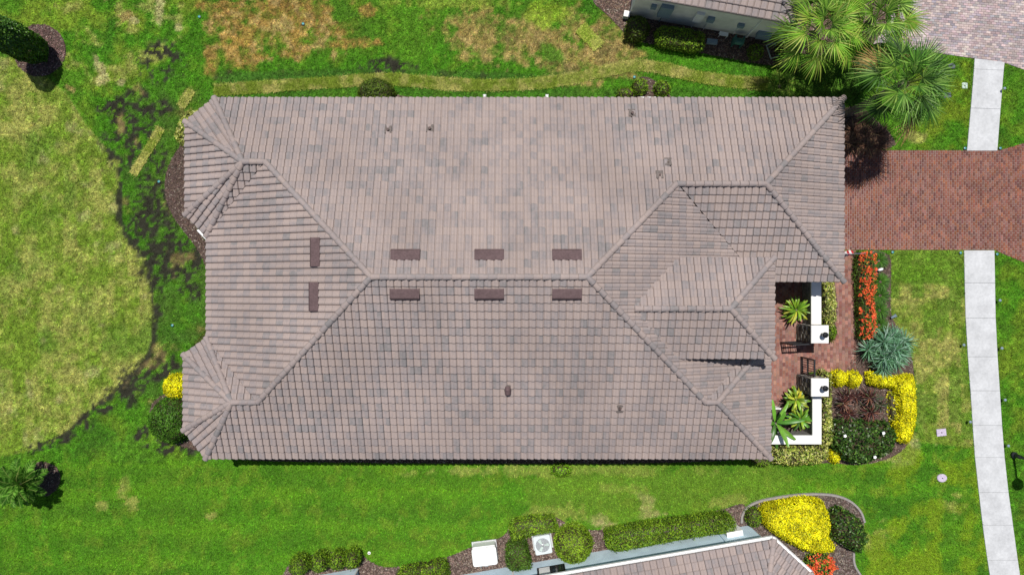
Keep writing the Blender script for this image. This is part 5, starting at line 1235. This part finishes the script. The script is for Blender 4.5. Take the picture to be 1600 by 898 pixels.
mb = MB(); rbox(-.58, .58, -.45, .45, .07, .66, .1, mb); mb.build('body', M['white'], r)
mb = MB(); rbox(-.61, .61, -.49, .4, .66, .76, .12, mb); mb.build('lid', M['white'], r)
mb = MB(); mb.tube([(-.3, -.45, .3), (-.3, -.7, .3), (-.3, -.75, .05), (-.3, -.9, .02)], .025, 6); mb.build('conduit', M['steel'], r)
mb = MB(); mb.box(-.1, .08, -.75, -.6, 0, .22); mb.build('junction_box', M['steel'], r)
# equipment at the north eave
x, y = P(1011, 161, .9); r = empty('equipment_box', (x, y, 0)); tag(r, 'white equipment box peeking out from under the north eave', 'box')
mb = MB(); rbox(-.42, .42, -.36, .28, 0, .88, .05, mb); mb.build('cabinet', M['white'], r); mb = MB(); mb.box(-.44, .44, -.38, .3, .885, .93, bev=.02); mb.build('lid', M['white'], r)
for px, lb in ((757, 'small white downspout elbow at the middle of the north eave'), (855, 'small white downspout elbow near the soil patch at the north eave')):
    x, y = P(px, 151, .2); r = empty('drain_elbow', (x, y, 0)); tag(r, lb, 'drain'); mb = MB(); mb.tube([(0, -.35, .3), (0, -.1, .22), (0, .1, .06)], [.05, .05, .055], 8); mb.build('pipe', M['white'], r)
    mb = MB(); mb.box(-.08, .08, .0, .16, 0, .03); mb.build('splash_block', M['concrete'], r)
# flag on the garage wall
r = empty('flag', (14.77, 1.58, 1.75)); tag(r, 'striped flag on a wall pole at the garage corner', 'flag')
dirp = Vector((1.62, 0, .92)); mb = MB(); mb.tube([(0, 0, 0), tuple(dirp)], .014, 6); mb.build('pole', M['steel'], r)
mb = MB(); mb.rev([(.012, 0), (.03, .02), (.03, .05), (.01, .07)], n=8, M=Matrix.Translation(dirp)); mb.build('finial', M['steel'], r)
mb = MB(); mb.box(-.01, .02, -.05, .05, -.1, .1); mb.build('bracket', M['black'], r)
def flagpt(a, b):     # a along hoist 0..1, b down the fly
    p = dirp * (.35 + .6 * a); return (p.x - .12 * b + .05 * math.sin(b * 7), p.y + .16 * math.sin(b * 5 + a * 3) * b + .05 * math.sin(a * 9), p.z - .75 * b)
cant = MB(); reds = MB(); whs = MB(); ns = 13
for s in range(ns):
    for q in range(8):
        b0_, b1_ = q / 8, (q + 1) / 8; a0_, a1_ = s / ns, (s + 1) / ns
        t = cant if (s >= 6 and q < 3) else (reds if s % 2 == 0 else whs)
        t.poly([flagpt(a0_, b0_), flagpt(a1_, b0_), flagpt(a1_, b1_), flagpt(a0_, b1_)])
cant.build('canton', M['navy'], r); reds.build('red_stripes', M['red'], r); whs.build('white_stripes', M['white'], r)
# small ornaments
x, y = P(1373, 421); r = empty('garden_ornament', (x, y, 0), .3); tag(r, 'small black and white bird ornament beside the orange hedge', 'ornament')
mb = MB(); mb.tube([(-.16, 0, .16), (-.08, 0, .2), (.06, 0, .2), (.15, 0, .17)], [.02, .07, .075, .02], 10); mb.build('body', M['white'], r, smooth=True)
mb = MB(); mb.tube([(.1, 0, .2), (.14, 0, .3), (.17, 0, .33)], [.03, .028, .035], 8); mb.build('head', M['black'], r, smooth=True)
for s in (-.03, .03): mb = MB(); mb.tube([(0, s, .16), (0, s, 0)], .008, 5); mb.build('leg', M['black'], r)
x, y = P(1393, 494); r = empty('spotlight', (x, y, 0), .6); tag(r, 'dark spotlight on a spike above the yucca clump', 'light')
mb = MB(); mb.tube([(0, 0, 0), (0, 0, .18)], .014, 6); mb.build('spike', M['black'], r)
mb = MB(); mb.tube([(-.12, 0, .16), (.06, 0, .24), (.12, 0, .265)], [.05, .08, .095], 12); mb.build('housing', M['greyblue'], r)
mb = MB(); mb.tube([(.12, 0, .265), (.128, 0, .269)], .08, 12); mb.build('lens', M['glass'], r)
# things in the shade by the cream house
x, y = P(1152, 66, .3); r = empty('hose_reel', (x, y, 0), math.radians(-10)); tag(r, 'green hose reel standing at the cream neighbour wall', 'hose reel')
gm_ = rough_mat('green_plastic', (.05, .16, .13), .5, 20, .85, 1.15, .05)
for s in (-.22, .2): mb = MB(); mb.box(s, s + .03, -.2, .2, 0, .75); mb.build('side_frame', gm_, r)
mb = MB(); mb.tube([(-.19, 0, .4), (.2, 0, .4)], .17, 14); mb.build('drum', gm_, r)
mb = MB(); mb.tube([(.23, 0, .4), (.3, 0, .4), (.3, .15, .5)], .015, 6); mb.build('crank', M['steel'], r)
x, y = P(1111, 67); r = empty('storage_tub', (x, y, 0), -.1); tag(r, 'blue-grey low tub right of the shaded clipped hedge', 'tub')
mb = MB(); rbox(-.26, .26, -.12, .12, 0, .18, .04, mb); mb.build('tub_body', M['greyblue'], r); mb = MB(); mb.box(-.27, .27, -.13, .13, .18, .21, bev=.01); mb.build('lid', M['greyblue'], r)
x, y = P(1128, 57); r = empty('step_stool', (x, y, 0), -.17); tag(r, 'small white metal stand in the shade at the cream wall', 'stand')
mb = MB(); mb.box(-.22, .22, -.1, .1, .3, .33); mb.build('top', M['white'], r)
for sx in (-.19, .19):
    for sy in (-.08, .08): mb = MB(); mb.box(sx - .012, sx + .012, sy - .012, sy + .012, 0, .3); mb.build('leg', M['white'], r)
x, y = P(979, 23, .3); r = empty('sign_box', (x, y, 0), -.17); tag(r, 'small pale box at the left corner of the cream house', 'box')
mb = MB(); mb.box(-.13, .13, -.13, .13, 0, .38, bev=.02); mb.build('body', M['pale'], r); mb = MB(); mb.box(-.15, .15, -.15, .15, .38, .42, bev=.01); mb.build('lid', M['stucco_w'], r)
x, y = P(1209, 78, .2); r = empty('bed_frame', (x, y, 0), .35); tag(r, 'narrow pale frame lying in the shaded mulch', 'frame')
for b in ((-.24, .24, .33, .37, 0, .1), (-.24, .24, -.37, -.33, 0, .1), (-.24, -.2, -.33, .33, 0, .098), (.2, .24, -.33, .33, 0, .098)): mb = MB(); mb.box(*b); mb.build('rail', M['pale'], r)
